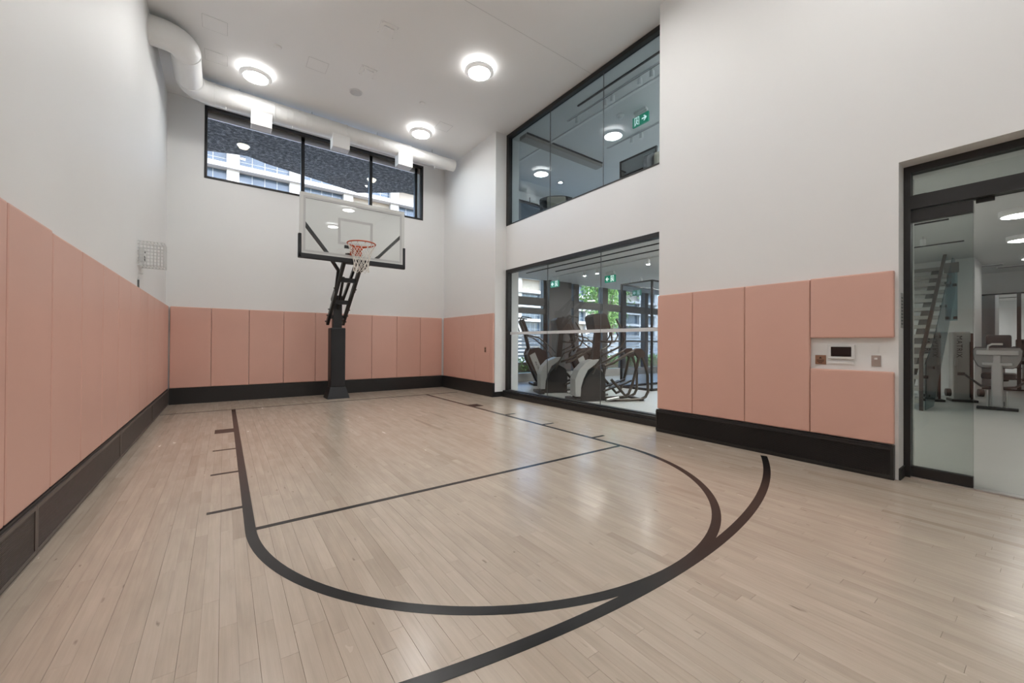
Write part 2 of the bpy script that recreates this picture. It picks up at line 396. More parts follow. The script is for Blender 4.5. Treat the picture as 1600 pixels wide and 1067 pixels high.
def plank_obj(name, ps):
    V = []; Fc = []; T = []
    for p in ps:
        vs, fs = plank_geo(p); o = len(V); V += vs; Fc += [[i+o for i in f] for f in fs]; T += [p[4]]*len(fs)
    me = bpy.data.meshes.new(name); me.from_pydata(V, [], Fc); me.materials.append(MAPLE)
    at = me.attributes.new('tone', 'FLOAT', 'FACE'); at.data.foreach_set('value', T)
    o = bpy.data.objects.new(name, me); C.objects.link(o); o.parent = fl; return o
for p in planks[:300]: plank_obj('plank', [p])
rest = plank_obj('plank_field', planks[300:]); rest['kind'] = 'stuff'

# court markings, thin paint on the boards
KX0, KX1, YFT, YBL = 0.115, 3.745, 2.97, 8.40
KC = (KX0+KX1)/2
def line_strip(name, left, right, zt=0.0012):
    n = len(left); vs = [(a, b, zt) for a, b in left] + [(a, b, zt) for a, b in right] + [(a, b, 0.0) for a, b in left] + [(a, b, 0.0) for a, b in right]
    fs = []
    for i in range(n-1):
        fs += [[i, i+1, n+i+1, n+i], [2*n+i, 2*n+i+1, i+1, i], [n+i, n+i+1, 3*n+i+1, 3*n+i]]
    m = MB(); m.add(vs, fs); return m.build(name, LINE, fl)
def rect_line(name, x0, x1, y0, y1): return MB().box((x0, y0, 0), (x1, y1, 0.0012)).build(name, LINE, fl)
LW = 0.058
Ro = (KX1-KX0)/2
line_strip('key_line', [(KX0, YBL)] + arc(KC, YFT, Ro, PI, 2*PI, 72) + [(KX1, YBL)],
           [(KX0+LW, YBL)] + arc(KC, YFT, Ro-LW, PI, 2*PI, 72) + [(KX1-LW, YBL)])
rect_line('free_throw_line', KX0+LW, KX1-LW, YFT-0.02, YFT+0.024)
rect_line('baseline', XL, XP-0.2, YBL-0.012, YBL+0.022)
C3, R3 = (1.838, 7.340), 6.202
a0 = PI + 1.0; aR = 2*PI - math.acos((4.63-C3[0])/R3)
line_strip('three_point_line', arc(C3[0], C3[1], R3, math.radians(249), aR, 80), arc(C3[0], C3[1], R3-LW, math.radians(249), aR+0.002, 80), 0.0017)
for xa, xb in ((-0.087, KX0), (KX1, 3.945)):
    rect_line('lane_block', xa, xb, 6.31, 6.58)
    for yy in (5.33, 4.38, 3.42): rect_line('lane_tick', xa, xb, yy-0.022, yy+0.022)

# ------------------------------------------------------------------ ceiling
ce = MB().box((WL-0.12, Y0-0.12, ZC), (XG+0.06, WB+0.1, ZC+0.25)).build('ceiling', CEIL)
struct(ce, 'smooth white court ceiling with round lamps', 'ceiling')
MB().box((WL, 4.688, ZC-0.0012), (XG, 4.693, ZC)).build('ceiling_joint', GREYP, ce)

# ------------------------------------------------------------------ walls
def pad(parent, a, b, label=None):
    o = MB().cbox(a, b, 0.012).build('wall_pad', PINK, parent)
    return o
wL = struct(MB().box((WL-0.12, Y0, -0.06), (WL, WB+0.1, ZC)).build('wall_left', WHITE), 'tall white wall with pink padding along the left', 'wall')
for k in range(-5, 11):
    y0 = 2.913 + k*0.6115; zt = ZP + (0.010 if y0 < 3.3 else 0.0)
    pad(wL, (WL, y0+0.002, ZB+0.004), (WL+0.048, y0+0.6095, zt))
# back wall with a window opening
WX0, WX1, WZ0, WZ1 = -0.33, 4.16, 4.335, 5.745
m = MB(); yy = WB
m.box((WL, yy, -0.06), (WX0, yy+0.3, ZC)).box((WX1, yy, -0.06), (5.4, yy+0.3, ZC)).box((WX0, yy, -0.06), (WX1, yy+0.3, WZ0)).box((WX0, yy, WZ1), (WX1, yy+0.3, ZC))
wB = struct(m.build('wall_back', WHITE), 'white end wall with pink padding behind the hoop', 'wall')
for k in range(9):
    x0 = XL + 0.006 + k*0.6118
    pad(wB, (x0+0.002, WB-0.048, ZB+0.004), (x0+0.6098, WB, ZP))
# pilaster at the far right, between back wall and glass recess
wP = struct(MB().box((WP, Y_AL1, -0.06), (5.4, WB+0.1, ZC)).build('wall_pilaster', WHITE), 'short white wall with pink padding in far right corner', 'wall')
ys = [9.57, 8.97, 8.36, 7.21]
ys = [YB-0.03, 8.60, 7.98, 7.325, 7.21]
for i in range(4): pad(wP, (WP-0.048, ys[i+1]+0.002, ZB+0.004), (WP, ys[i]-0.002, ZP))
# right wall block with door opening
m = MB()
m.box((WP, DOOR_A, -0.06), (5.4, Y_AL0, ZC)).box((WP, DOOR_B, DOOR_Z), (5.4, DOOR_A, ZC)).box((WP, Y0, -0.06), (5.4, DOOR_B, ZC))
wR = struct(m.build('wall_right', WHITE), 'white wall with pink padding and a glass doorway on the right', 'wall')
seams = [3.172, 2.679, 2.067, 1.454]
for i in range(3): pad(wR, (WP-0.050, seams[i+1]+0.002, ZB+0.012), (WP, seams[i]-0.002, ZP))
pad(wR, (WP-0.050, 0.842, 1.243), (WP, 1.452, ZP+0.006)); pad(wR, (WP-0.050, 0.842, ZB+0.012), (WP, 1.452, 0.942))
# alcove wall: band between the two glass walls
wA = struct(MB().box((XG, Y_AL0, 2.79), (5.4, Y_AL1, 3.765)).build('wall_alcove', WHITE), 'white wall band between lower and upper glass', 'wall')
wF = struct(MB().box((WL-0.12, Y0-0.12, -0.06), (5.4, Y0, ZC)).build('wall_front', WHITE), 'white wall behind the camera', 'wall')

# ------------------------------------------------------------------ skirting grilles
def grille(name, label, panels, fmat, face, axis, inward, ends=()):
    # panels: list of (a0, a1) along the wall; face: coordinate of the front face; inward: +1 if wall lies at larger coordinate
    root = struct_root(name, (0, 0, 0), label, 'baseboard')
    back = face + inward*0.058
    def bx(m_, a0, a1, d0, d1, z0, z1):
        if axis == 'y': m_.box((d0, a0, z0), (d1, a1, z1))
        else: m_.box((a0, d0, z0), (a1, d1, z1))
    for a0, a1 in panels:
        m_ = MB(); f = 0.022
        bx(m_, a0, a1, face, back, ZB-f-0.018, ZB-0.018); bx(m_, a0, a1, face, back, 0.020, 0.020+f)
        bx(m_, a0, a0+f, face, back, 0.020+f, ZB-f-0.018); bx(m_, a1-f, a1, face, back, 0.020+f, ZB-f-0.018)
        fr = m_.build('grille_frame', fmat, root)
        m_ = MB(); z = 0.020+f+0.003
        while z < ZB-f-0.022:
            bx(m_, a0+f, a1-f, face+inward*0.004, face+inward*0.012, z, z+0.0048); z += 0.0092
        sl = m_.build('grille_slats', fmat, fr)
        m_ = MB(); bx(m_, a0+f, a1-f, face+inward*0.03, face+inward*0.035, 0.03, ZB-0.03); m_.build('grille_backing', BLACKW, fr)
    m_ = MB(); lo, hi = min(p[0] for p in panels), max(p[1] for p in panels)
    bx(m_, lo, hi, face+inward*0.010, back, ZB-0.018, ZB); m_.build('top_lip', BLACKW, root)
    m_ = MB(); bx(m_, lo, hi, face+inward*0.012, back, 0.0, 0.020); m_.build('toe_strip', BLACKW, root)
    return root
# left: panel joints seen in the photo
jl = [-3.1, -1.0, 1.05, 3.27, 5.45, 7.62, YB]
grille('baseboard_left', 'dark bronze louvred heater skirting along left wall', [(jl[i]+0.001, jl[i+1]-0.001) for i in range(len(jl)-1)], BROWNB, XL, 'y', -1)
def solid_base(name, label, boxes):
    root = struct_root(name, (0, 0, 0), label, 'baseboard')
    for a, b in boxes:
        MB().box((a[0], a[1], 0.0), (b[0], b[1], ZB)).build('skirting_board', BLACKW, root)
    return root
solid_base('baseboard_back', 'plain black skirting below pads on the end wall', [((XL, YB, 0), (1.93, WB, 0)), ((1.932, YB, 0), (XP, WB, 0))])
solid_base('baseboard_pilaster', 'black skirting in the far right corner', [((XP, 7.195, 0), (WP, YB, 0))])
MB().box((WP, Y_AL1-0.012, 0), (XG, Y_AL1, 0.11)).build('return_board', BLACKW, bpy.data.objects['baseboard_pilaster'])
grille('baseboard_right', 'black louvred heater skirting below pads on right wall', [(0.842, 3.185)], BLACKW, XP, 'y', 1)
MB().box((WP, DOOR_A-0.012, 0), (4.95, DOOR_A, 0.10)).build('return_board', BLACKW, bpy.data.objects['baseboard_right'])

# ------------------------------------------------------------------ high window in the back wall
def frame_rect(m_, axis, d0, d1, a0, a1, z0, z1, w):
    def bx(p0, p1, q0, q1):
        if axis == 'y': m_.box((d0, p0, q0), (d1, p1, q1))
        else: m_.box((p0, d0, q0), (p1, d1, q1))
    bx(a0, a1, z1-w, z1); bx(a0, a1, z0, z0+w); bx(a0, a0+w, z0+w, z1-w); bx(a1-w, a1, z0+w, z1-w)
w1 = struct_root('window_1', (WX0, WB, WZ0), 'wide black framed high window above the hoop', 'window')
m = MB(); frame_rect(m, 'x', WB-0.006, WB+0.10, WX0, WX1, WZ0, WZ1, 0.045); m.build('window_frame', FRAME, w1)
m = MB(); frame_rect(m, 'x', WB+0.10, WB+0.29, WX0+0.02, WX1-0.02, WZ0+0.01, WZ1-0.01, 0.02); m.build('window_reveal', TAUPE, w1)
mx_ = [WX0+0.02, 1.39, 2.87, WX1-0.02]
for xx in (1.39, 2.87): MB().box((xx-0.035, WB+0.14, WZ0+0.02), (xx+0.035, WB+0.22, WZ1-0.02)).build('mullion', FRAME, w1)
MB().box((WX1-0.17, WB+0.14, WZ0+0.02), (WX1-0.10, WB+0.22, WZ1-0.02)).build('mullion', FRAME, w1)
for i in range(3): MB().box((mx_[i]+0.01, WB+0.176, WZ0+0.03), (mx_[i+1]-0.01, WB+0.184, WZ1-0.03)).build('pane', G_WIN, w1)
MB().box((WX0+0.04, WB+0.14, WZ1-0.17), (WX1-0.03, WB+0.17, WZ1-0.02)).build('head_rail', CHROME, w1)

# ------------------------------------------------------------------ alcove glass walls
def glass_wall(name, label, z0, z1, joints, gm, bot):
    r = struct_root(name, (XG, Y_AL0, z0), label, 'glass wall')
    m = MB(); f = 0.05
    m.box((XG-0.008, Y_AL0, z1-0.075), (XG+0.09, Y_AL1, z1)).box((XG-0.008, Y_AL1-0.085, z0), (XG+0.09, Y_AL1, z1-0.075)).box((XG-0.008, Y_AL0, z0), (XG+0.09, Y_AL1-0.085, z0+bot))
    m.build('glass_frame', FRAME, r)
    ed = [Y_AL1-0.083] + joints + [Y_AL0]
    for i in range(len(ed)-1):
        MB().box((XG+0.052, ed[i+1]+0.003, z0+bot-0.01), (XG+0.064, ed[i]-0.003, z1-0.07)).build('pane', gm, r)
    for j in joints: MB().box((XG+0.051, j-0.003, z0+bot), (XG+0.065, j+0.003, z1-0.075)).build('silicone_joint', CONDUIT, r)
    return r
gU = glass_wall('window_2', 'upper blue grey glass wall of the lounge', 3.765, ZC-0.01, [5.811, 4.471], G_UP, 0.022)
gL = glass_wall('window_3', 'lower clear glass wall looking into the gym', 0.10, 2.79, [5.869, 4.515], G_LOW, 0.05)
MB().box((XG-0.115, Y_AL0, 0.0), (XG+0.10, Y_AL1, 0.085)).build('glass_kerb', BLACKW, gL)
MB().box((XG-0.075, Y_AL0, 0.085), (XG+0.10, Y_AL1, 0.135)).build('sill_channel', FRAME, gL)
for i, (a, b) in enumerate(((Y_AL1-0.09, 5.875), (5.863, 4.521), (4.509, Y_AL0))):
    MB().box((XG+0.0495, b, 1.360), (XG+0.0515, a, 1.415)).build('frosted_strip', FROST, gL)

# ------------------------------------------------------------------ door
d1 = struct_root('door_1', (4.95, DOOR_A, 0), 'black framed glass sliding doorway on the right', 'door')
m = MB()
m.box((4.95, DOOR_A-0.045, 0.0), (5.05, DOOR_A, DOOR_Z)).box((4.95, DOOR_B, DOOR_Z-0.062), (5.05, DOOR_A-0.045, DOOR_Z)).box((4.95, DOOR_B, 0), (5.05, DOOR_B+0.045, DOOR_Z-0.062))
m.build('door_frame', FRAME, d1)
MB().box((4.942, DOOR_B+0.045, 2.385), (5.06, DOOR_A-0.045, 2.505)).build('transom_bar', FRAME, d1)
MB().box((4.99, DOOR_B+0.045, 2.505), (5.00, DOOR_A-0.045, DOOR_Z-0.062)).build('transom_pane', G_DOOR, d1)
lf = MB().box((4.985, 0.411, 0.10), (4.997, DOOR_A-0.045, 2.29)).build('door_leaf', G_DOOR, d1)
MB().box((4.965, 0.411, 2.275), (5.015, DOOR_A-0.045, 2.375)).build('top_rail', FRAME, lf, origin=(4.95, DOOR_A, 0))
MB().box((4.965, 0.411, 0.012), (5.015, DOOR_A-0.045, 0.10)).build('bottom_rail', FRAME, lf, origin=(4.95, DOOR_A, 0))
MB().box((5.022, DOOR_B+0.05, 0.014), (5.032, 0.416, 2.385)).build('sliding_pane', G_CLR, d1)
MB().box((5.02, 0.30, 2.352), (5.04, 0.40, 2.39)).build('roller_clip', FRAME, d1)
MB().box((4.945, DOOR_B+0.045, 0.0), (5.055, DOOR_A-0.045, 0.012)).build('threshold', CHROME, d1)

# ------------------------------------------------------------------ ceiling lamps
def make_lamp():
    t = thing('ceiling_light', (0, 0, ZC), 'round white flush ceiling lamp with bright diffuser', 'ceiling light', 'round court lamps', local=True)
    MB().lathe([(0.07, 0.0), (0.07, -0.065)], n=24).build('stem', LAMPW, t)
    MB().lathe([(0.10, -0.066), (0.215, -0.066)], n=40).build('back_light', UPL, t)
    MB().lathe([(0.08, -0.068), (0.222, -0.068), (0.238, -0.076), (0.240, -0.092), (0.215, -0.114), (0.184, -0.122), (0.180, -0.116)], n=48).build('lamp_ring', LAMPR, t)
    MB().lathe([(0.181, -0.117), (0.15, -0.119), (0.0001, -0.121)], n=40).build('diffuser', DIFF, t)
    return t
lamp0 = make_lamp()
spots = [(0.41, 8.04, 'round bright ceiling lamp near the duct on the left'), (3.42, 8.10, 'smaller looking round ceiling lamp near far right corner'),
         (3.42, 5.68, 'largest round ceiling lamp near the middle of the ceiling'),
         (0.41, 5.68, 'round ceiling lamp just above the left of the frame'), (0.41, 3.27, 'round ceiling lamp overhead left of camera'), (3.42, 3.27, 'round ceiling lamp overhead beside the pad wall'),
         (0.41, 0.86, 'round ceiling lamp straight above the camera'), (3.42, 0.86, 'round ceiling lamp above the doorway'), (0.41, -1.55, 'round ceiling lamp behind camera on the left'), (3.42, -1.55, 'round ceiling lamp behind camera on the right')]
for i, (xx, yy, lb) in enumerate(spots):
    o = lamp0 if i == 0 else copy_tree(lamp0)
    o.location = (xx, yy, ZC); o['label'] = lb

# ------------------------------------------------------------------ ceiling devices
def ceil_at(u, v, z=ZC-0.01):
    d = _F2 + _R3*((u-800)/F_PX) - _U3*((v-CY)/F_PX); t = (z-CAM_H)/d.z
    return d.x*t, d.y*t
def access_panel(u, v, w, l, label):
    x, y = ceil_at(u, v); t = thing('access_panel', (x, y, ZC), label, 'access panel', 'ceiling access panels')
    m = MB(); e = 0.004
    for a, b in (((-w/2, -l/2), (w/2, -l/2+e)), ((-w/2, l/2-e), (w/2, l/2)), ((-w/2, -l/2+e), (-w/2+e, l/2-e)), ((w/2-e, -l/2+e), (w/2, l/2-e))):
        m.box((x+a[0], y+a[1], ZC-0.003), (x+b[0], y+b[1], ZC))
    m.build('panel_rim', GREYP, t)
    MB().box((x-w/2+e, y-l/2+e, ZC-0.0015), (x+w/2-e, y+l/2-e, ZC)).build('panel_door', CEIL, t)
access_panel(336, 40, 0.30, 0.30, 'square flush access panel nearest the upper left duct elbow')
access_panel(338, 91, 0.30, 0.30, 'square flush access panel beside the left lamp')
access_panel(496, 103, 0.30, 0.30, 'square flush access panel between the two front lamps')
access_panel(693, 199, 0.30, 0.30, 'square flush access panel beside the far right lamp')
def square_vent(u, v, label):
    x, y = ceil_at(u, v); t = thing('ceiling_sensor', (x, y, ZC), label, 'sensor', 'square ceiling sensors')
    MB().cbox((x-0.13, y-0.13, ZC-0.012), (x+0.13, y+0.13, ZC), 0.004).build('base_plate', CEIL, t)
    MB().cbox((x-0.075, y-0.075, ZC-0.035), (x+0.075, y+0.075, ZC-0.012), 0.01).build('sensor_cover', CEIL, t)
    for a in (-1, 1):
        for b in (-1, 1): MB().lathe([(0.006, 0), (0.006, -0.004)], (x+a*0.11, y+b*0.11, ZC-0.012), 8).build('screw', GREYP, t)
square_vent(606, 47, 'square white ceiling sensor nearest the top of the picture')
square_vent(575, 113, 'square white ceiling sensor above the round speaker')
def ceil_disc(name, u, v, r, m_, label, cat, group=None):
    x, y = ceil_at(u, v); t = thing(name, (x, y, ZC), label, cat, group)
    MB().lathe([(r, 0.0), (r, -0.006), (r*0.9, -0.010)], (x, y, ZC), 28).build('rim', DEVICE, t)
    MB().lathe([(r*0.88, -0.0105), (r*0.5, -0.014), (0.0001, -0.015)], (x, y, ZC), 28).build('face', m_, t)
ceil_disc('ceiling_speaker', 556, 145, 0.115, GREYP, 'round grey ceiling speaker beyond the square sensors', 'speaker')
ceil_disc('sprinkler_cover', 434, 74, 0.055, CEIL, 'small round sprinkler cover above the left lamp', 'sprinkler', 'sprinkler covers')
ceil_disc('sprinkler_cover', 660, 162, 0.055, CEIL, 'small round sprinkler cover above the far lamp', 'sprinkler', 'sprinkler covers')

# ------------------------------------------------------------------ duct
DZ, DY = 5.555, 8.80
dt = thing('air_duct', (-0.8, 8.2, 5.3), 'white round spiral air duct running under the ceiling along the end wall', 'duct')
pth = [(WL-0.02, 7.50, DZ)]
pth += [(-0.74, 7.50, DZ)] + [(-0.74+0.24*math.sin(a), 7.74-0.24*math.cos(a), DZ) for a in [PI/2*i/6 for i in range(1, 7)]]
elbow1 = list(pth)
MB().tube(elbow1, 0.192, 28).build('elbow', DUCT, dt)
MB().tube([(-0.50, 7.72, DZ), (-0.50, 8.54, DZ)], 0.186, 28).build('straight_section', DUCT, dt)
e2 = [(-0.50, 8.52, DZ)] + [(-0.50+0.28*(1-math.cos(a)), 8.52+0.28*math.sin(a), DZ) for a in [PI/2*i/6 for i in range(1, 7)]] + [(-0.16, DY, DZ)]
MB().tube(e2, 0.190, 28).build('elbow', DUCT, dt)
secs = [(-0.17, 0.75, 0.182, 0.180), (0.75, 2.05, 0.176, 0.170), (2.05, 3.45, 0.160, 0.152), (3.45, 4.58, 0.142, 0.136)]
for a, b, r0, r1 in secs: MB().tube([(a, DY, DZ), (b, DY, DZ)], [r0, r1], 28).build('straight_section', DUCT, dt)
def ring(p, ax, r):
    m = MB(); n = 28; pts = [(p[0]+(0 if ax == 'x' else r*math.cos(2*PI*k/n)), p[1]+(r*math.cos(2*PI*k/n) if ax == 'x' else 0), p[2]+r*math.sin(2*PI*k/n)) for k in range(n)]
    return m.tube(pts, 0.008, 6, closed=True).build('seam_ring', DUCT, dt)
for xx, r in ((-0.16, 0.186), (0.75, 0.180), (2.05, 0.170), (3.45, 0.152)): ring((xx, DY, DZ), 'x', r)
ring((-0.50, 7.74, DZ), 'y', 0.190); ring((-0.50, 8.52, DZ), 'y', 0.190)
for a, b, r0, r1 in secs:
    m = MB(); xx = a+0.06
    while xx < b-0.03:
        r = r0+(r1-r0)*(xx-a)/(b-a)+0.0005
        pts = [(xx+0.05*k/20, DY+r*math.cos(2*PI*k/20), DZ+r*math.sin(2*PI*k/20)) for k in range(20)]
        m.tube(pts, 0.0022, 4, closed=True); xx += 0.11
    o = m.build('spiral_seam', DUCT, dt); o['kind'] = 'stuff'
for xx in (0.54, 1.93, 3.30):
    bxn = MB().box((xx-0.165, DY-0.13, 5.175), (xx+0.165, DY+0.10, 5.44)).build('diffuser_box', DUCT, dt)
    MB().box((xx-0.15, DY-0.115, 5.168), (xx+0.15, DY+0.085, 5.176)).build('outlet_grille', GREYP, bxn, origin=dt.location)
for xx in (0.0, 1.05, 4.05): MB().tube([(xx, DY-0.03, 5.33), (xx, DY-0.03, 5.40)], 0.008, 8).build('drain_stub', DUCT, dt)
for xx in (0.2, 1.4, 2.7, 4.0): MB().tube([(xx, DY, DZ+0.13), (xx, DY, ZC)], 0.006, 8).build('hanger_rod', CHROME, dt)

# ------------------------------------------------------------------ wire guard on left wall
cg = thing('wire_guard', (WL, 6.85, 2.10), 'white wire guard box high on the left wall', 'wire guard')
gx0, gx1, gy0, gy1, gz0, gz1 = WL, WL+0.25, 6.72, 7.0, 2.13, 2.43
m = MB(); r = 0.0035
for i in range(8):
    x = gx0+0.02+(gx1-gx0-0.02)*i/7
    for yy in (gy0, gy1): m.tube([(x, yy, gz0), (x, yy, gz1)], r, 5)
    for zz in (gz0, gz1): m.tube([(x, gy0, zz), (x, gy1, zz)], r, 5)
for i in range(8):
    z = gz0+(gz1-gz0)*i/7
    m.tube([(gx0, gy0, z), (gx1, gy0, z), (gx1, gy1, z), (gx0, gy1, z)], r, 5)
for i in range(1, 7):
    y = gy0+(gy1-gy0)*i/7
    m.tube([(gx1, y, gz0), (gx1, y, gz1)], r, 5)
o = m.build('wire_cage', WIRE, cg)
al = thing('wall_alarm', (WL, 6.86, 2.2), 'small white alarm unit inside the wire guard', 'alarm')
MB().cbox((WL, 6.80, 2.19), (WL+0.05, 6.92, 2.36), 0.008).build('alarm_body', DEVICE, al)
MB().lathe([(0.02, 0), (0.018, 0.03), (0.0001, 0.034)], (WL+0.04, 6.86, 2.30), 12).build('strobe_lens', CONDUIT, al)
MB().box((WL+0.05, 6.82, 2.20), (WL+0.054, 6.90, 2.26)).build('sounder_slots', CONDUIT, al)
tag(MB().tube([(WL+0.012, 6.72, 1.835), (WL+0.012, 6.72, 1.94)], 0.009, 8).build('conduit_stub', CONDUIT), 'short dark conduit rising from the left pads', 'conduit')

# ------------------------------------------------------------------ basketball hoop
HX, HY = 1.94, 9.0
hp = thing('basketball_hoop', (HX, HY, 0), 'black adjustable basketball hoop with clear backboard and orange rim', 'basketball hoop')
# flared base cover and pole padding
m = MB(); q = lambda hw, hd, z: [(HX-hw, HY-hd, z), (HX+hw, HY-hd, z), (HX+hw, HY+hd, z), (HX-hw, HY+hd, z)]
v = q(0.215, 0.215, 0) + q(0.205, 0.205, 0.05) + q(0.155, 0.155, 0.22) + q(0.15, 0.15, 0.235)
m.add(v, [[3,2,1,0]] + [[r*4+k, r*4+(k+1) % 4, r*4+4+(k+1) % 4, r*4+4+k] for r in range(3) for k in range(4)] + [[12,13,14,15]])
m.build('base_cover', PADB, hp)
MB().cbox((HX-0.145, HY-0.145, 0.232), (HX+0.145, HY+0.145, 1.475), 0.02).build('pole_padding', PADB, hp)
MB().cbox((HX-0.085, HY-0.085, 0.0), (HX+0.085, HY+0.085, 2.16), 0.008).build('pole', STEEL, hp)
YBd = 7.56; BX0, BX1, BZ0, BZ1 = HX-0.915, HX+0.915, 2.665, 3.735
for sx in (-0.155, 0.155):
    MB().beam((HX+sx, 9.16, 1.57), (HX+sx, 7.66, 2.72), 0.055, 0.085).build('lower_arm', STEEL, hp)
for sx in (-0.105, 0.105):
    MB().beam((HX+sx, 8.98, 2.06), (HX+sx, 7.74, 2.80), 0.045, 0.06).build('upper_arm', STEEL, hp)
for yy, zz in ((9.0, 1.70), (8.62, 1.985), (8.12, 2.37), (7.74, 2.66)):
    MB().box((HX-0.15, yy-0.045, zz-0.035), (HX+0.15, yy+0.045, zz+0.045)).build('cross_tie', STEEL, hp)
for sx in (-1, 1):
    for yy, zz in ((9.10, 1.615), (8.95, 1.735), (8.80, 1.85), (8.3, 2.23)):
        MB().tube([(HX+sx*0.12, yy, zz), (HX+sx*0.215, yy, zz)], 0.012, 8).build('bolt', STEEL, hp)
# strut braces: from arms up behind the board corners
for sx in (-1, 1):
    MB().path_beam([(HX+sx*0.17, 8.35, 2.18), (HX+sx*0.19, 8.05, 2.55), (HX+sx*0.47, 7.75, 2.82), (HX+sx*0.86, 7.605, 3.25)], 0.045, 0.05).build('board_brace', STEEL, hp)
MB().tube([(HX, 9.06, 1.72), (HX, 8.45, 2.48)], 0.028, 12).build('height_actuator', STEEL, hp)
MB().box((HX-0.13, 7.60, 2.62), (HX+0.13, 7.72, 2.80)).build('board_mount', STEEL, hp)
# backboard
bd = MB().box((BX0+0.035, YBd-0.006, BZ0+0.035), (BX1-0.035, YBd+0.006, BZ1-0.035)).build('backboard', G_BOARD, hp)
m = MB(); frame_rect(m, 'x', YBd-0.012, YBd+0.035, BX0, BX1, BZ0, BZ1, 0.055); m.build('board_frame', ALU, bd, origin=hp.location)
m = MB(); frame_rect(m, 'x', YBd-0.0085, YBd-0.0065, BX0+0.055, BX1-0.055, BZ0+0.055, BZ1-0.055, 0.035); m.build('border_stripe', TARGET, bd, origin=hp.location)
m = MB(); frame_rect(m, 'x', YBd-0.0085, YBd-0.0065, HX-0.305, HX+0.305, 2.93, 3.40, 0.045); m.build('target_square', TARGET, bd, origin=hp.location)
m = MB()
m.cbox((BX0-0.02, YBd-0.025, BZ0-0.055), (BX1+0.02, YBd+0.05, BZ0+0.03), 0.012)
for xa, xb in ((BX0-0.02, BX0+0.03), (BX1-0.03, BX1+0.02)): m.cbox((xa, YBd-0.025, BZ0-0.05), (xb, YBd+0.05, BZ0+0.36), 0.012)
m.build('edge_padding', PADB, bd, origin=hp.location)
# rim, bracket, net
RZ, RY, RR = 2.900, YBd-0.15-0.235, 0.232
rm = MB().tube([(HX+RR*math.cos(2*PI*k/48), RY+RR*math.sin(2*PI*k/48), RZ) for k in range(48)], 0.0105, 10, closed=True).build('rim', RIMO, hp)
m = MB()
m.box((HX-0.09, YBd-0.16, RZ-0.055), (HX+0.09, YBd-0.012, RZ-0.002)); m.box((HX-0.10, YBd-0.03, RZ-0.15), (HX+0.10, YBd-0.012, RZ+0.01))
m.prism([(YBd-0.15, RZ-0.05), (YBd-0.02, RZ-0.05), (YBd-0.02, RZ-0.15)], lambda a, b, t: (t, a, b), HX-0.06, HX+0.06)
for sx in (-1, 1): m.beam((HX+sx*0.085, YBd-0.10, RZ-0.012), (HX+sx*0.16, RY+0.165, RZ-0.008), 0.012, 0.012)
m.build('rim_bracket', RIMO, rm, origin=hp.location)
MB().box((HX-0.20, YBd-0.05, RZ-0.035), (HX-0.10, YBd-0.012, RZ+0.015)).build('breakaway_hinge', STEEL, rm, origin=hp.location)
m = MB()
for k in range(12):
    a = 2*PI*k/12; c, s_ = math.cos(a), math.sin(a)
    m.tube([(HX+(RR+0.002)*c, RY+(RR+0.002)*s_, RZ-0.008), (HX+(RR-0.004)*c, RY+(RR-0.004)*s_, RZ-0.028), (HX+(RR-0.02)*c, RY+(RR-0.02)*s_, RZ-0.016)], 0.004, 5)
m.build('net_hooks', RIMO, rm, origin=hp.location)['kind'] = 'stuff'
m = MB(); lev = [(0.0, 0.222), (0.075, 0.196), (0.15, 0.168), (0.215, 0.145), (0.285, 0.130), (0.355, 0.122), (0.43, 0.128), (0.47, 0.134)]
def npt(i, k): # level i, half-step k
    dz, r = lev[i]; a = 2*PI*(k*0.5)/12; return (HX+r*math.cos(a), RY+r*math.sin(a), RZ-0.02-dz + 0.006*math.sin(5*a+i))
for k in range(12):
    for sg in (1, -1):
        m.tube([npt(i, 2*k + sg*i) for i in range(len(lev))], 0.0048, 5)
m.build('net', NETW, hp)

# ------------------------------------------------------------------ wall fittings
tb = thing('wall_tablet', (WP, 1.26, 1.07), 'white framed wall touchscreen between the small pink pads', 'touchscreen')
xw = WP
MB().cbox((xw-0.022, 1.115, 1.042), (xw, 1.315, 1.178), 0.006).build('tablet_frame', DEVICE, tb)
MB().box((xw-0.0245, 1.138, 1.066), (xw-0.0215, 1.292, 1.158)).build('screen', SCREEN, tb)
MB().box((xw-0.012, 1.12, 0.998), (xw-0.0005, 1.31, 1.018)).build('ledge', WHITE, tb)
bp_ = thing('bronze_plate', (WP, 1.375, 1.0), 'bronze wall plate with a small emblem left of touchscreen', 'plate')
MB().cbox((xw-0.008, 1.335, 0.985), (xw, 1.422, 1.075), 0.002).build('plate_body', COPPER, bp_)
m = MB(); m.prism([(1.379, 1.062), (1.391, 1.041), (1.367, 1.041)], lambda a, b, t: (t, a, b), xw-0.0092, xw-0.008); m.build('emblem', DARKBR, bp_)
m = MB()
for z, w in ((1.026, 0.030), (1.013, 0.026), (1.0, 0.016)): m.box((xw-0.0092, 1.379-w, z-0.0028), (xw-0.008, 1.379+w, z+0.0028))
m.build('engraving', DARKBR, bp_)
sp = thing('steel_switch', (WP, 0.965, 1.0), 'brushed steel switch plate right of the touchscreen', 'switch')
MB().cbox((xw-0.007, 0.935, 0.985), (xw, 1.0, 1.085), 0.002).build('plate_body', CHROME, sp)
MB().cbox((xw-0.011, 0.957, 1.045), (xw-0.006, 0.979, 1.062), 0.002).build('switch_button', DEVICE, sp)
wo = thing('wall_outlet', (WP-0.048, 7.50, 1.0), 'small dark outlet set into the far right pink pad', 'outlet')
MB().cbox((WP-0.052, 7.475, 0.965), (WP-0.047, 7.545, 1.085), 0.002).build('plate_body', COPPER, wo)
for z in (0.995, 1.045): MB().box((WP-0.054, 7.492, z-0.014), (WP-0.0515, 7.528, z+0.014)).build('socket', DARKBR, wo)
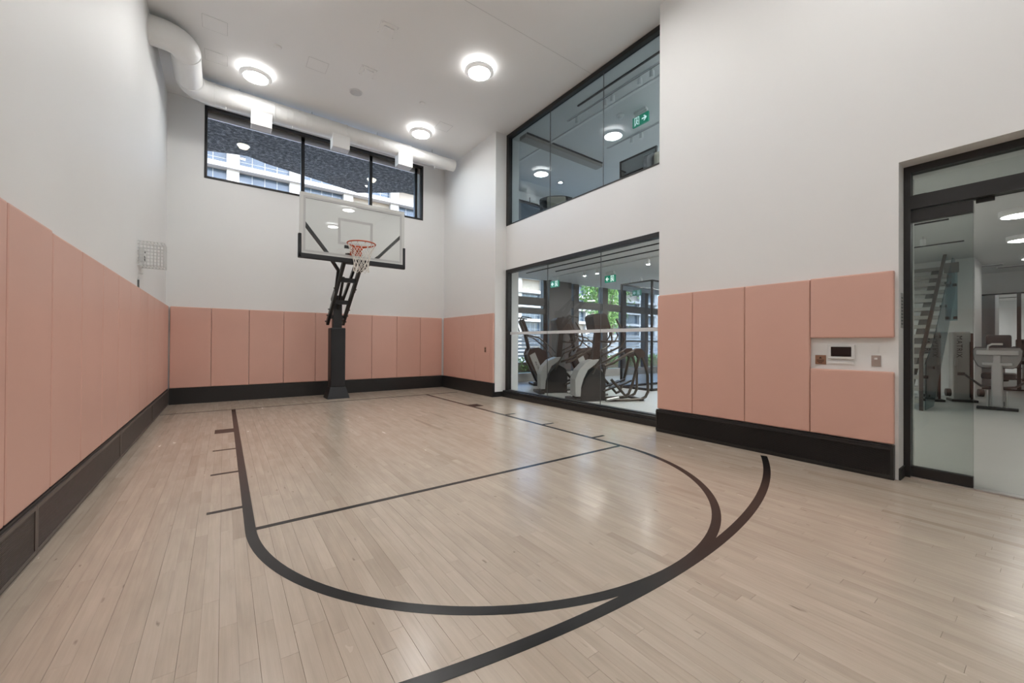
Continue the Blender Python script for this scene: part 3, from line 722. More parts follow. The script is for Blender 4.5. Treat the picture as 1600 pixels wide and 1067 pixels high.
ns = thing('notice_strip', (4.86, DOOR_A, 1.3), 'narrow grey printed notice on the door reveal', 'notice')
MB().box((4.84, DOOR_A-0.0025, 1.33), (4.93, DOOR_A-0.0002, 1.64)).build('notice_plate', LABELM, ns)
m = MB()
for k in range(9): m.box((4.852, DOOR_A-0.0032, 1.36+k*0.029), (4.918, DOOR_A-0.0024, 1.372+k*0.029))
m.build('printed_lines', CONDUIT, ns)

# ------------------------------------------------------------------ gym shell
gf = struct(MB().box((5.0, Y0, -0.06), (BX, 9.5, -0.001)).build('gym_floor', GYMF), 'pale grey gym floor beyond the glass', 'floor')
gc = struct(MB().box((5.4, Y0, 3.15), (BX, 9.5, 3.60)).build('gym_ceiling', GYMC), 'white gym ceiling with track lights', 'ceiling')
lc = struct(MB().box((5.13, Y0, 5.74), (BX, 9.5, 6.0)).build('lounge_ceiling', GYMC), 'grey white lounge ceiling behind upper glass', 'ceiling')
lfz = struct(MB().box((5.4, Y0, 3.602), (BX, 9.5, 3.64)).build('lounge_floor', LOUNGEF), 'grey lounge carpet', 'floor')
struct(MB().box((BX, Y0-0.12, -0.06), (BX+0.2, 9.8, 6.0)).build('wall_gym_end', WHITE), 'far white gym wall with mirrors', 'wall')
struct(MB().box((5.4, Y0-0.12, -0.06), (BX, Y0, 6.0)).build('wall_gym_side', WHITE), 'white gym wall out of view', 'wall')
wc = struct(MB().box((13.6, 1.10, 0), (14.95, 4.6, 3.15)).build('wall_gym_core', WHITE), 'white wall block behind the stair', 'wall')
# facade: low sill wall, posts and transoms, glass; upper storey wall with a window
fa = struct_root('window_4', (6.0, 9.5, 0), 'dark posted gym facade glazing facing the street', 'window')
FX0, FX1 = 5.4, BX
MB().box((FX0, 9.5, 0), (FX1, 9.72, 0.26)).build('sill_wall', TAUPE, fa)
for xa, xb, d in ((5.4, 7.0, 0.2), (8.14, 8.24, 0.10), (8.24, 9.20, 0.42), (9.42, 9.66, 0.2), (10.84, 11.12, 0.2), (11.95, 12.15, 0.2), (13.3, 13.5, 0.2), (14.6, 14.8, 0.2), (16.0, 16.2, 0.2)):
    MB().box((xa, 9.58-d/2, 0.26), (xb, 9.58+d/2, 3.25)).build('post', WHITE if xa == 5.4 else POSTD, fa)
MB().box((FX0, 9.50, 2.345), (FX1, 9.66, 2.585)).build('transom', POSTD, fa)
MB().box((FX0, 9.50, 2.085), (8.2, 9.64, 2.24)).build('transom', POSTD, fa)
MB().box((9.2, 9.52, 1.23), (FX1, 9.64, 1.29)).build('transom', POSTD, fa)
gp = [7.0, 8.14, 9.42, 10.84, 11.95, 13.3, 14.6, 16.0, 17.0]
for i in range(len(gp)-1):
    MB().box((gp[i], 9.585, 0.26), (gp[i+1], 9.595, 3.2)).build('pane', G_FAC, fa)
fu = MB().box((5.4, 9.5, 3.2), (BX, 9.8, 4.0)).box((5.4, 9.5, 5.45), (BX, 9.8, 6.0)).box((5.4, 9.5, 4.0), (6.3, 9.8, 5.45)).box((14.0, 9.5, 4.0), (BX, 9.8, 5.45)).build('wall_facade', WHITE)
struct(fu, 'white facade wall of the lounge level', 'wall')
w5 = struct_root('window_5', (6.3, 9.5, 4.0), 'black framed lounge window at the far end', 'window')
m = MB(); frame_rect(m, 'x', 9.52, 9.62, 6.3, 14.0, 4.0, 5.45, 0.05); m.build('window_frame', FRAME, w5)
for xx in (8.2, 10.1, 12.0): MB().box((xx-0.03, 9.53, 4.05), (xx+0.03, 9.6, 5.40)).build('mullion', FRAME, w5)
ed = [6.35, 8.2, 10.1, 12.0, 13.95]
for i in range(4): MB().box((ed[i], 9.56, 4.05), (ed[i+1], 9.57, 5.40)).build('pane', G_UP, w5)
# roof over everything so that no daylight leaks in
struct(MB().box((-1.2, -3.5, 6.05), (BX+0.3, 9.9, 6.3)).build('roof', CONC), 'flat roof slab', 'roof')

# black edged glass enclosure in the gym
mc = thing('glass_enclosure', (8.58, 5.92, 0), 'tall black edged glass box behind the nearer elliptical', 'glass box')
cx0, cx1, cy0, cy1, cz = 8.58, 10.9, 5.92, 6.85, 2.74
for a, b in (((cx0, cy0, 0.06), (cx0+0.012, cy1, cz)), ((cx1-0.012, cy0, 0.06), (cx1, cy1, cz)), ((cx0+0.013, cy0, 0.06), (cx1-0.013, cy0+0.012, cz)), ((cx0+0.013, cy1-0.012, 0.06), (cx1-0.013, cy1, cz))):
    MB().box(a, b).build('glass_side', G_BOX, mc)
e = 0.022
for x_, y_ in ((cx0, cy0), (cx0, cy1), (cx1, cy0), (cx1, cy1)): MB().box((x_-e, y_-e, 0), (x_+e, y_+e, cz+e)).build('corner_trim', FRAME, mc)
for z0, z1 in ((0, 0.06), (cz-0.01, cz+e)):
    m = MB()
    m.box((cx0-e, cy0-e, z0), (cx1+e, cy0+e, z1)).box((cx0-e, cy1-e, z0), (cx1+e, cy1+e, z1)).box((cx0-e, cy0+e, z0), (cx0+e, cy1-e, z1)).box((cx1-e, cy0+e, z0), (cx1+e, cy1-e, z1))
    m.build('edge_trim', FRAME, mc)

# ------------------------------------------------------------------ exit signs
def exit_sign(x, y, zc_, left, label, drop=0.10, face=(-1, 0)):
    # face (-1,0): faces -X; image right is -Y.  face (0,-1): faces -Y; image right is +X
    t = thing('exit_sign', (x, y, zc_), label, 'exit sign', 'green exit signs')
    W, H = 0.36, 0.19
    def P(a, b, d):  # a: to the right as seen, b: up from bottom, d: out of the face
        if face == (-1, 0): return (x-d, y-a, zc_-drop-H+b)
        return (x+a, y-d, zc_-drop-H+b)
    def bx(m_, a0, a1, b0, b1, d0, d1):
        p, q_ = P(a0, b0, d0), P(a1, b1, d1); m_.box(p, q_)
    m = MB(); bx(m, -W/2*0.75, W/2*0.75, H+drop-0.045, H+drop, -0.04, 0.04); m.build('mounting_canopy', DEVICE, t)
    m = MB(); bx(m, -W/2*0.75, W/2*0.75, H, H+drop-0.045, -0.006, 0.006); m.build('hanger_plate', DEVICE, t)
    m = MB(); bx(m, -W/2, W/2, 0, H, -0.018, 0.018); m.build('sign_face', GREEN, t)
    s = -1 if left else 1
    for d0, d1 in ((0.018, 0.0195), (-0.0195, -0.018)):
        m = MB(); ac = s*W*0.25
        def poly(pts): m.prism(pts, lambda a, b, t_: P(a, b, t_), d0, d1)
        poly([(ac-s*0.055, H*0.43), (ac+s*0.03, H*0.43), (ac+s*0.03, H*0.57), (ac-s*0.055, H*0.57)])
        poly([(ac+s*0.062, H*0.5), (ac+s*0.005, H*0.80), (ac-s*0.018, H*0.74), (ac+s*0.026, H*0.5)])
        poly([(ac+s*0.062, H*0.5), (ac+s*0.026, H*0.5), (ac-s*0.018, H*0.26), (ac+s*0.005, H*0.20)])
        m.build('arrow', SIGNW, t)
        m = MB(); c = -s*W*0.22
        poly([(c-0.052, H*0.08), (c-0.038, H*0.08), (c-0.038, H*0.92), (c-0.052, H*0.92)]); poly([(c-0.052, H*0.86), (c+0.056, H*0.86), (c+0.056, H*0.94), (c-0.052, H*0.94)])
        poly([(c+0.042, H*0.08), (c+0.056, H*0.08), (c+0.056, H*0.9), (c+0.042, H*0.9)])
        poly([(c+s*0.004+0.014*math.cos(2*PI*k/10), H*0.76+0.014*math.sin(2*PI*k/10)) for k in range(10)])
        poly([(c-0.014, H*0.66), (c+0.014, H*0.66), (c+0.008, H*0.38), (c-0.014, H*0.38)])
        poly([(c-s*0.012, H*0.40), (c+s*0.006, H*0.40), (c+s*0.034, H*0.14), (c+s*0.018, H*0.12)])
        poly([(c-s*0.012, H*0.42), (c+s*0.004, H*0.40), (c-s*0.026, H*0.12), (c-s*0.040, H*0.16)])
        poly([(c+s*0.008, H*0.62), (c+s*0.036, H*0.50), (c+s*0.034, H*0.43), (c+s*0.006, H*0.54)])
        m.build('running_figure', SIGNW, t)
    return t
exit_sign(8.60, 7.25, 3.15, True, 'hanging green exit sign by the glass box', face=(-1, 0))
exit_sign(12.0, 8.9, 3.15, True, 'distant green exit sign seen through the glass box', drop=0.06, face=(-1, 0))
exit_sign(8.05, 8.9, 3.15, True, 'smaller looking green exit sign near the dark facade post', face=(-1, 0))
exit_sign(6.56, 4.79, 5.74, False, 'green exit sign hanging in the upper lounge', face=(-1, 0))

# ------------------------------------------------------------------ gym and lounge lights
def spot(x, y, z, label, group, on=True, track=True):
    t = thing('spotlight', (x, y, z), label, 'spotlight', group)
    MB().lathe([(0.012, 0), (0.012, -0.05)], (x, y, z), 10).build('spot_stem', LAMPW, t)
    MB().lathe([(0.038, -0.05), (0.04, -0.16)], (x, y, z), 18).build('spot_body', LAMPW, t)
    MB().lathe([(0.033, -0.1605), (0.0001, -0.163)], (x, y, z), 18).build('spot_lens', SPOTE if on else LAMPW, t)
def track(name, x, y0, y1, z, label):
    t = thing(name, (x, (y0+y1)/2, z), label, 'track', 'ceiling light tracks')
    MB().box((x-0.016, y0, z-0.02), (x+0.016, y1, z)).build('rail', FRAME if 'slot' in name else LAMPW, t)
    MB().box((x-0.006, y0+0.02, z-0.022), (x+0.006, y1-0.02, z-0.02)).build('groove', FRAME, t)
for i, (x, y, lb) in enumerate(((7.85, 7.5, 'lit gym spotlight above the first elliptical'), (7.85, 7.05, 'lit gym spotlight right of the first gym spotlight'), (7.85, 5.52, 'lit gym spotlight nearest the pink pad wall'), (9.88, 7.55, 'lit gym spotlight above the glass box'), (9.9, 7.2, 'lit gym spotlight right above the glass box'))):
    spot(x, y, 3.15, lb, 'gym spotlights')
for x, y, lb in ((12.2, 6.5, 'unseen added gym spotlight past the glass box on the right'), (14.5, 6.5, 'unseen added gym spotlight farthest along the facade')):  # both out of view, kept only for the light they supply
    spot(x, y, 3.15, lb, 'gym spotlights')
track('light_track', 7.85, 4.6, 8.8, 3.15, 'long white light track on the gym ceiling')
track('slot_diffuser', 6.88, 4.3, 8.8, 3.15, 'thin dark slot line on the gym ceiling')
track('slot_diffuser', 7.35, 1.0, 8.1, 3.15, 'second thin dark slot line on the gym ceiling')
track('slot_diffuser', 9.12, 1.0, 3.0, 3.15, 'short dark slot seen through the doorway')
track('slot_diffuser', 11.24, 1.04, 3.0, 3.15, 'farther short dark slot seen through the doorway')
spot(10.3, 1.45, 3.15, 'white spotlight seen through the fixed door leaf', 'gym spotlights', on=False)
def round_lamp(name, x, y, z, lb, group, dm):
    t = thing(name, (x, y, z), lb, 'ceiling light', group)
    MB().lathe([(0.20, 0), (0.20, -0.07), (0.18, -0.085)], (x, y, z), 32).build('lamp_housing', LAMPW, t)
    MB().lathe([(0.175, -0.086), (0.0001, -0.10)], (x, y, z), 32).build('diffuser', dm, t)
for x, y, lb in ((9.35, 0.33, 'round gym ceiling lamp nearest the doorway'), (11.6, 0.37, 'second round gym ceiling lamp past the doorway'), (14.2, 0.3, 'third round gym ceiling lamp before the far mirrors'),
                 (6.6, 3.6, 'unseen added gym lamp behind the pink pad wall'), (8.2, 4.9, 'unseen added gym lamp right of the long light track'), (10.9, 6.3, 'unseen added gym lamp just past the glass box'), (13.2, 7.0, 'unseen added gym lamp far right beyond the glass box'), (7.2, -1.6, 'unseen added gym lamp right of the doorway'), (10.5, -1.6, 'unseen added gym lamp far right of the doorway')):  # lamps in this row are out of view, added to brighten the gym
    round_lamp('gym_lamp', x, y, 3.15, lb, 'gym round lamps', DIFF_FILL if y > 2 else DIFFG)
for x, y, lb in ((6.4, 2.9, 'unseen fill lamp added behind the white court wall'), (8.6, 3.2, 'second unseen fill lamp added behind the white court wall'), (11.0, 3.4, 'third unseen fill lamp added behind the white court wall'), (12.0, 6.0, 'unseen fill lamp added deep in the lounge')):  # all out of view, added to light the lounge
    round_lamp('lounge_fill_lamp', x, y, 5.74, lb, 'added lounge fill lamps', DIFF_FILL)
for x, y, lb in ((15.8, 0.64, 'slim white ceiling vent above the far mirror'), (15.2, 1.05, 'slim white ceiling vent by the white column')):
    t = thing('linear_vent', (x, y, 3.15), lb, 'vent', 'slim gym ceiling vents')
    MB().box((x-0.06, y-0.28, 3.13), (x+0.06, y+0.28, 3.15)).build('vent_frame', DEVICE, t)
    for k in range(3): MB().box((x-0.04+k*0.03, y-0.26, 3.126), (x-0.025+k*0.03, y+0.26, 3.131)).build('vent_slat', FRAME, t)
# lounge
track('light_track', 5.68, 3.6, 5.92, 5.74, 'white light track on lounge ceiling nearest the glass')
for i, (y, lb) in enumerate(((5.66, 'farthest'), (4.945, 'second'), (4.77, 'third'), (4.185, 'fourth'), (3.95, 'nearest'))):
    spot(5.70, y, 5.74, 'white lounge spotlight, %s on the track by the glass' % lb, 'lounge spotlights', on=False)
track('slot_diffuser', 5.47, 3.5, 5.42, 5.74, 'black slot line on the lounge ceiling')
track('light_track', 7.22, 4.2, 6.2, 5.74, 'white light track deeper in the lounge')
for y, lb in ((5.50, 'left'), (5.26, 'right')): spot(7.22, y, 5.74, 'white lounge spotlight on the deeper track, %s one' % lb, 'lounge spotlights', on=False)
t = thing('bulkhead', (6.5, 6.85, 5.74), 'taupe ceiling bulkhead with black slot in the lounge', 'bulkhead')
MB().box((5.28, 6.80, 5.655), (7.75, 7.02, 5.7385)).build('bulkhead_body', TAUPE, t)
MB().box((5.28, 6.745, 5.715), (7.70, 6.775, 5.7385)).build('slot', FRAME, t)
tag(MB().box((5.94, 3.6, 5.715), (6.0, 9.3, 5.74)).build('ceiling_trim', WHITE), 'long white trim strip on the lounge ceiling', 'trim')
t = thing('smoke_detector', (6.38, 5.14, 5.74), 'round white smoke detector left of lounge exit sign', 'smoke detector')
MB().lathe([(0.075, 0), (0.075, -0.02), (0.06, -0.03)], (6.38, 5.14, 5.74), 24).build('detector_base', DEVICE, t)
MB().lathe([(0.055, -0.03), (0.045, -0.06), (0.0001, -0.064)], (6.38, 5.14, 5.74), 24).build('detector_dome', DEVICE, t)
for x, y, lb in ((7.7, 8.3, 'recessed lounge downlight above the dark chair'), (9.5, 7.2, 'lit recessed lounge downlight further back'), (9.5, 4.6, 'lit recessed lounge downlight behind the framed screen'), (7.6, 2.5, 'lit recessed lounge downlight out of view')):
    t = thing('downlight', (x, y, 5.74), lb, 'downlight', 'lounge downlights')
    MB().lathe([(0.085, 0), (0.085, -0.008), (0.055, -0.008)], (x, y, 5.74), 24).build('downlight_trim', FRAME, t)
    MB().lathe([(0.052, -0.009), (0.0001, -0.012)], (x, y, 5.74), 24).build('downlight_lens', SPOTE, t)
# lounge chairs (only tops show), framed screen
def chair(x, y, rz, label):
    t = thing('lounge_chair', (x, y, 3.64), label, 'chair', 'lounge chairs', local=True, rz=rz)
    m = MB(); n = 20; ring0 = []; R_ = 0.36
    V = []; 
    for k in range(n+1):
        a = math.radians(-20) + math.radians(220)*k/n
        hgt = 0.55 + 0.42*math.sin(PI*k/n)**0.6
        c, s_ = math.cos(a), math.sin(a)
        V += [(R_*c, R_*s_, 0.18), (R_*1.06*c, R_*1.06*s_, hgt), ((R_-0.06)*1.06*c, (R_-0.06)*1.06*s_, hgt), ((R_-0.06)*c, (R_-0.06)*s_, 0.18)]
    Fc = [[k*4+j, k*4+(j+1) % 4, k*4+4+(j+1) % 4, k*4+4+j] for k in range(n) for j in range(4)] + [[0,1,2,3], [n*4+3, n*4+2, n*4+1, n*4]]
    m.add(V, Fc, False); m.build('back_shell', CHAIRD, t)
    MB().cbox((-0.28, -0.25, 0.24), (0.28, 0.26, 0.44), 0.05).build('seat_cushion', CHAIRB, t)
    MB().cbox((-0.22, 0.14, 0.44), (0.22, 0.27, 0.90), 0.06).build('back_cushion', CHAIRB, t)
    for k in range(4):
        a = PI/4 + k*PI/2
        MB().tube([(0.2*math.cos(a), 0.2*math.sin(a), 0.2), (0.3*math.cos(a), 0.3*math.sin(a), 0.0)], 0.014, 8).build('leg', FRAME, t)
chair(6.02, 6.62, math.radians(-42), 'dark felt barrel chair seen low behind upper glass')
chair(6.05, 3.9, math.radians(-60), 'dark barrel chair with beige cushion beside the framed screen')
t = thing('framed_screen', (6.9, 4.9, 3.64), 'black framed mirrored screen in the lounge', 'screen')
sx, sy0, sy1 = 6.95, 4.72, 5.58
MB().box((sx, sy0, 3.64+0.15), (sx+0.012, sy1, 5.10)).build('screen_pane', MIRROR, t)
m = MB(); frame_rect(m, 'y', sx-0.012, sx+0.03, sy0-0.025, sy1+0.025, 3.64, 5.125, 0.03); m.build('screen_frame', FRAME, t)
MB().tube([(sx-0.06, sy1-0.1, 4.62), (sx-0.06, sy0+0.05, 4.62)], 0.012, 8).build('rail', FRAME, t)
MB().tube([(sx-0.06, sy1-0.1, 4.62), (sx, sy1-0.1, 4.62)], 0.012, 8).build('rail_bracket', FRAME, t)
t = thing('lounge_console', (6.75, 8.95, 3.64), 'dark blue grey cabinet with black rail at the far end of lounge', 'cabinet')
MB().cbox((5.75, 8.55, 3.64), (7.35, 9.3, 4.95), 0.02).build('cabinet_body', mat('blue grey laminate', (0.12, 0.15, 0.19), 0.4, var=0.08), t)
MB().tube([(5.75, 8.5, 5.02), (7.0, 8.5, 5.02), (7.2, 8.5, 4.98), (7.3, 8.5, 4.80), (7.3, 8.5, 4.4)], 0.022, 8).build('rail', FRAME, t)
MB().tube([(6.75, 8.5, 5.0), (6.75, 8.5, 5.16)], 0.014, 8).build('rail_post', FRAME, t)
MB().lathe([(0.03, 0), (0.045, 0.04), (0.03, 0.08), (0.0001, 0.085)], (6.15, 8.85, 4.95), 14).build('knob', FRAME, t)

# ------------------------------------------------------------------ elliptical trainers (local: +x front, z up)
def ez(px, py): return ((945-(820+px/6.276))*0.0140, (625-(480+py/6.276))*0.0133)
def make_elliptical():
    t = thing('elliptical_trainer', (0, 0, 0), 'elliptical', 'elliptical trainer', 'elliptical trainers', local=True)
    fn = lambda a, b, t_: (a, t_, b)
    P3 = lambda px, py, y: (ez(px, py)[0], y, max(ez(px, py)[1], 0.02))
    hs = [(468, 905), (545, 760), (575, 680), (660, 590), (745, 640), (765, 720), (757, 905)]
    MB().prism([ez(*p) for p in hs], fn, -0.13, 0.13).build('drive_housing', MACHD, t)
    sh = [(468, 860), (466, 700), (500, 610), (560, 545), (640, 512), (700, 510), (650, 560), (585, 608), (545, 690), (522, 770), (516, 860)]
    MB().prism([ez(*p) for p in sh], fn, -0.165, 0.165).build('shroud', MACHS, t)
    m = MB(); m.prism([ez(*p) for p in ((650, 515), (708, 508), (732, 230), (678, 236))], fn, -0.055, 0.055); m.build('mast', MACHB, t)
    cn = MB().prism([ez(*p) for p in ((618, 100), (640, 74), (735, 70), (752, 90), (790, 205), (640, 222))], fn, -0.24, 0.24).build('console', MACHB, t)
    a, b = ez(752, 90), ez(800, 220)
    m = MB(); dx, dz = b[0]-a[0], b[1]-a[1]; nrm = Vector((dz, 0, -dx)).normalized()
    if nrm.x > 0: nrm = -nrm
    p0 = Vector((a[0]+dx*0.1, 0, a[1]+dz*0.1)); p1 = Vector((a[0]+dx*0.9, 0, a[1]+dz*0.9))
    m.add([p0+Vector((0,-0.2,0))+nrm*0.004, p0+Vector((0,0.2,0))+nrm*0.004, p1+Vector((0,0.2,0))+nrm*0.004, p1+Vector((0,-0.2,0))+nrm*0.004], [[0,1,2,3]]); m.build('console_screen', SCREEN, cn)
    for s in (-1, 1):
        y = 0.27*s
        MB().tube([P3(610, 640, y), P3(700, 470, y), P3(800, 420, y), P3(880, 380, y*1.1), P3(908, 320, y*1.1), P3(895, 240, y*1.05), P3(835, 120, y*0.95)], 0.020, 8).build('handlebar', TUBEM, t)
        MB().tube([P3(700, 330, 0.1*s), P3(760, 345, 0.2*s), P3(830, 340, 0.22*s), P3(865, 280, 0.2*s), P3(860, 240, 0.16*s)], 0.016, 8).build('fixed_grip', TUBEM, t)
        MB().tube([P3(735, 570, 0.21*s), P3(820, 540, 0.21*s), P3(900, 490, 0.21*s), P3(1000, 435, 0.21*s), P3(1065, 415, 0.21*s)], 0.030, 8).build('upper_link', TUBEM, t)
        MB().prism([ez(*p) for p in ((1010, 420), (1040, 402), (1085, 402), (1120, 440), (1122, 478), (1060, 500))], fn, 0.17*s, 0.25*s).build('apex_cover', MACHB, t)
        MB().tube([P3(1070, 490, 0.21*s), P3(1040, 620, 0.21*s), P3(1005, 750, 0.21*s), P3(970, 840, 0.21*s), P3(935, 855, 0.21*s), P3(880, 790, 0.21*s), P3(800, 700, 0.21*s)], 0.030, 8).build('pedal_crank', TUBEM, t)
        MB().beam(P3(735, 815, 0.15*s), P3(1010, 715, 0.15*s), 0.05, 0.035).build('pedal_arm', TUBEM, t)
        m = MB(); a_, b_ = ez(800, 800), ez(960, 745)
        m.beam((a_[0], 0.15*s, a_[1]+0.03), (b_[0], 0.15*s, b_[1]+0.03), 0.15, 0.03); m.build('pedal', MACHD, t)
        MB().tube([P3(1100, 480, 0.21*s), P3(1130, 560, 0.22*s), P3(1152, 660, 0.23*s), P3(1155, 820, 0.24*s), P3(1130, 870, 0.24*s), P3(1080, 895, 0.24*s), P3(940, 902, 0.22*s), P3(757, 905, 0.16*s)], 0.030, 8).build('rear_frame', TUBEM, t)
        MB().tube([P3(860, 870, 0.27*s), P3(745, 890, 0.27*s)], 0.03, 10).build('side_roller', CHROME, t)
    x0 = ez(470, 905)[0]
    MB().cbox((x0-0.06, -0.30, 0.0), (x0+0.08, 0.30, 0.06), 0.015).build('front_foot', MACHD, t)
    x1 = ez(1085, 905)[0]
    MB().cbox((x1-0.05, -0.28, 0.0), (x1+0.05, 0.28, 0.05), 0.015).build('rear_foot', MACHD, t)
    m = MB(); a, b = ez(510, 600), ez(560, 740)
    return t
e1 = make_elliptical(); fa_ = math.atan2(0.594, -1.214)
e1.location = (6.43, 5.54, 0); e1.rotation_euler[2] = fa_
e1['label'] = 'nearer elliptical trainer with grey shroud beside the glass box'
e2 = copy_tree(e1); e2.location = (6.69, 6.93, 0)
e2['label'] = 'farther elliptical trainer with grey shroud behind the left glass panel'

# ------------------------------------------------------------------ stair climbers
def make_stepper():
    t = thing('stair_climber', (0, 0, 0), 'stepper', 'stair climber', 'stair climbers', local=True)
    fn = lambda a, b, t_: (a, t_, b)
    body = [(0.34, 1.02), (0.40, 0.88), (0.36, 0.70), (0.05, 0.06), (-0.30, 0.05), (-0.42, 0.30), (-0.10, 0.95), (0.10, 1.06)]
    for s in (-1, 1): MB().prism(body, fn, 0.20*s, 0.30*s).build('side_housing', MACHB, t)
    MB().prism([(0.33, 0.98), (0.38, 0.85), (0.04, 0.10), (-0.10, 0.10), (0.15, 0.8)], fn, -0.2, 0.2).build('front_cover', MACHD, t)
    for k in range(4):
        x, z = -0.44+k*0.14, 0.24+k*0.19
        MB().box((x-0.02, -0.2, z), (x+0.22, 0.2, z+0.03)).build('step', MACHD, t)
    for s in (-1, 1):
        o = MB().prism([(0.20, 0.92), (0.35, 0.84), (0.06, 0.14), (-0.10, 0.22)], fn, 0.30*s, 0.305*s).build('name_panel', MACHS, t)
        d = Vector((-0.30, 0, -0.66)).normalized()
        if s > 0: X_, Z_ = d, Vector((0, 1, 0))
        else: X_, Z_ = d, Vector((0, -1, 0))
        Y_ = Z_.cross(X_); ctr = Vector((0.128, 0.3055*s, 0.53))
        M4 = Matrix((X_, Y_, Z_)).transposed().to_4x4(); M4.translation = ctr
        add_text('MATRIX', 0.075, MACHD, M4, o)
    MB().tube([(0.30, 0, 0.95), (0.42, 0, 1.45)], 0.05, 10).build('mast', MACHD, t)
    cn = MB().prism([(0.36, 1.46), (0.42, 1.42), (0.58, 1.80), (0.50, 1.84)], fn, -0.25, 0.25).build('console', MACHB, t)
    for s in (-1, 1):
        MB().tube([(0.50, 0.27*s, 1.42), (0.62, 0.29*s, 1.80), (0.56, 0.27*s, 1.90), (0.30, 0.30*s, 1.86)], 0.017, 8).build('upper_handle', TUBEM, t)
        MB().tube([(0.40, 0.20*s, 1.40), (0.10, 0.34*s, 1.32), (-0.25, 0.36*s, 1.05), (-0.48, 0.34*s, 0.78), (-0.42, 0.31*s, 0.35)], 0.018, 8).build('side_rail', TUBEM, t)
    MB().tube([(0.60, -0.28, 1.86), (0.60, 0.28, 1.86)], 0.017, 8).build('handle_bridge', TUBEM, t)
    for x in (0.18, -0.36): MB().cbox((x-0.06, -0.33, 0), (x+0.06, 0.33, 0.06), 0.015).build('foot_bar', MACHD, t)
    MB().box((-0.36, -0.1, 0.03), (0.18, 0.1, 0.07)).build('floor_beam', MACHD, t)
    return t
s1 = make_stepper(); s1.location = (7.22, 8.62, 0); s1.rotation_euler[2] = fa_
s1['label'] = 'stair climber with silver name panel nearest the left glass edge'
s2 = copy_tree(s1); s2.location = (7.95, 7.55, 0); s2['label'] = 'stair climber half hidden behind the two ellipticals'

# ------------------------------------------------------------------ stair seen through the door
st = thing('staircase', (10.1, 1.5, 0), 'grey open riser staircase with glass balustrade behind the door', 'staircase')
NR = 18; rise = 3.60/NR; run = 0.235; yA, yB_ = 1.48, 2.75
for k in range(NR):
    x = 10.2+k*run; z = (k+1)*rise
    MB().box((x, yA, z-0.075), (x+0.30, yB_, z)).build('tread', TREAD, st)
for yy in (yA+0.22, yB_-0.22):
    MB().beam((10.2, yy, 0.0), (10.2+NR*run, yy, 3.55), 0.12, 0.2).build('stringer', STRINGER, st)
hr = MB().beam((10.15, yA-0.03, 0.98), (13.3, yA-0.03, 0.98+3.15/run*rise), 0.05, 0.05); hr.build('handrail', RAILM, st)
MB().box((10.12, yA-0.055, 0.0), (10.17, yA-0.005, 1.0)).build('newel_post', RAILM, st)
gl = MB(); gl.prism([(10.12, 0.02), (10.9, 0.02), (13.55, 2.35), (13.55, 3.14), (13.2, 3.14), (10.9, 1.25), (10.12, 0.85)], lambda a, b, t: (a, t, b), yA-0.09, yA-0.078)
gl.build('balustrade_glass', G_AQUA, st)
for x, z in ((10.5, 0.25), (10.95, 0.75), (11.6, 1.35), (12.3, 2.0), (12.9, 2.55), (10.3, 0.6)): MB().tube([(x, yA-0.10, z), (x, yA, z)], 0.03, 10).build('glass_fixing', FRAME, st)
MB().box((13.0, 1.30, 1.72), (13.02, 1.46, 2.78)).build('landing_pane', G_AQUA, st)
MB().box((12.98, 1.28, 2.78), (13.04, 1.50, 3.0)).build('landing_edge', STRINGER, st)
for y, z in ((1.34, 2.5), (1.42, 2.7), (1.33, 1.78), (1.43, 1.78)): MB().box((12.96, y-0.03, z-0.03), (13.03, y+0.03, z+0.03)).build('clamp', FRAME, st)
# weight stack towers
def tower(x, y, label, rz):
    t = thing('weight_tower', (x, y, 0), label, 'gym machine', 'weight stack towers', local=True, rz=rz)
    MB().cbox((-0.14, -0.13, 0.0), (0.14, 0.13, 1.46), 0.03).build('tower_shell', TOWER, t)
    MB().cbox((-0.11, -0.175, 0.05), (0.12, -0.13, 1.43), 0.02).build('side_cover', MAROON, t)
    MB().box((-0.147, -0.12, 0.1), (-0.138, -0.108, 1.25)).build('edge_line', FRAME, t)
    M4 = Matrix(((0, 0, -1), (0, -1, 0), (-1, 0, 0))).to_4x4()
    X_, Z_ = Vector((0, 0, -1)), Vector((-1, 0, 0)); Y_ = Z_.cross(X_)
    M4 = Matrix((X_, Y_, Z_)).transposed().to_4x4(); M4.translation = Vector((-0.142, 0.04, 1.15))
    add_text('MATRIX', 0.115, FRAME, M4, t)
    MB().cbox((-0.2, -0.22, 0.0), (0.16, 0.16, 0.05), 0.01).build('tower_foot', MACHD, t)
    MB().tube([(-0.06, -0.25, 0.2), (-0.06, -0.32, 0.2)], 0.08, 14).build('pulley', MACHB, t)
    MB().tube([(-0.16, 0.09, 0.75), (-0.16, 0.09, 0.9)], 0.02, 8).build('grip', CHROME, t)
tower(12.15, 1.64, 'silver weight tower half behind the stair glass', math.radians(20))
tower(12.58, 1.23, 'silver weight tower with lettering right of the stair', math.radians(20))
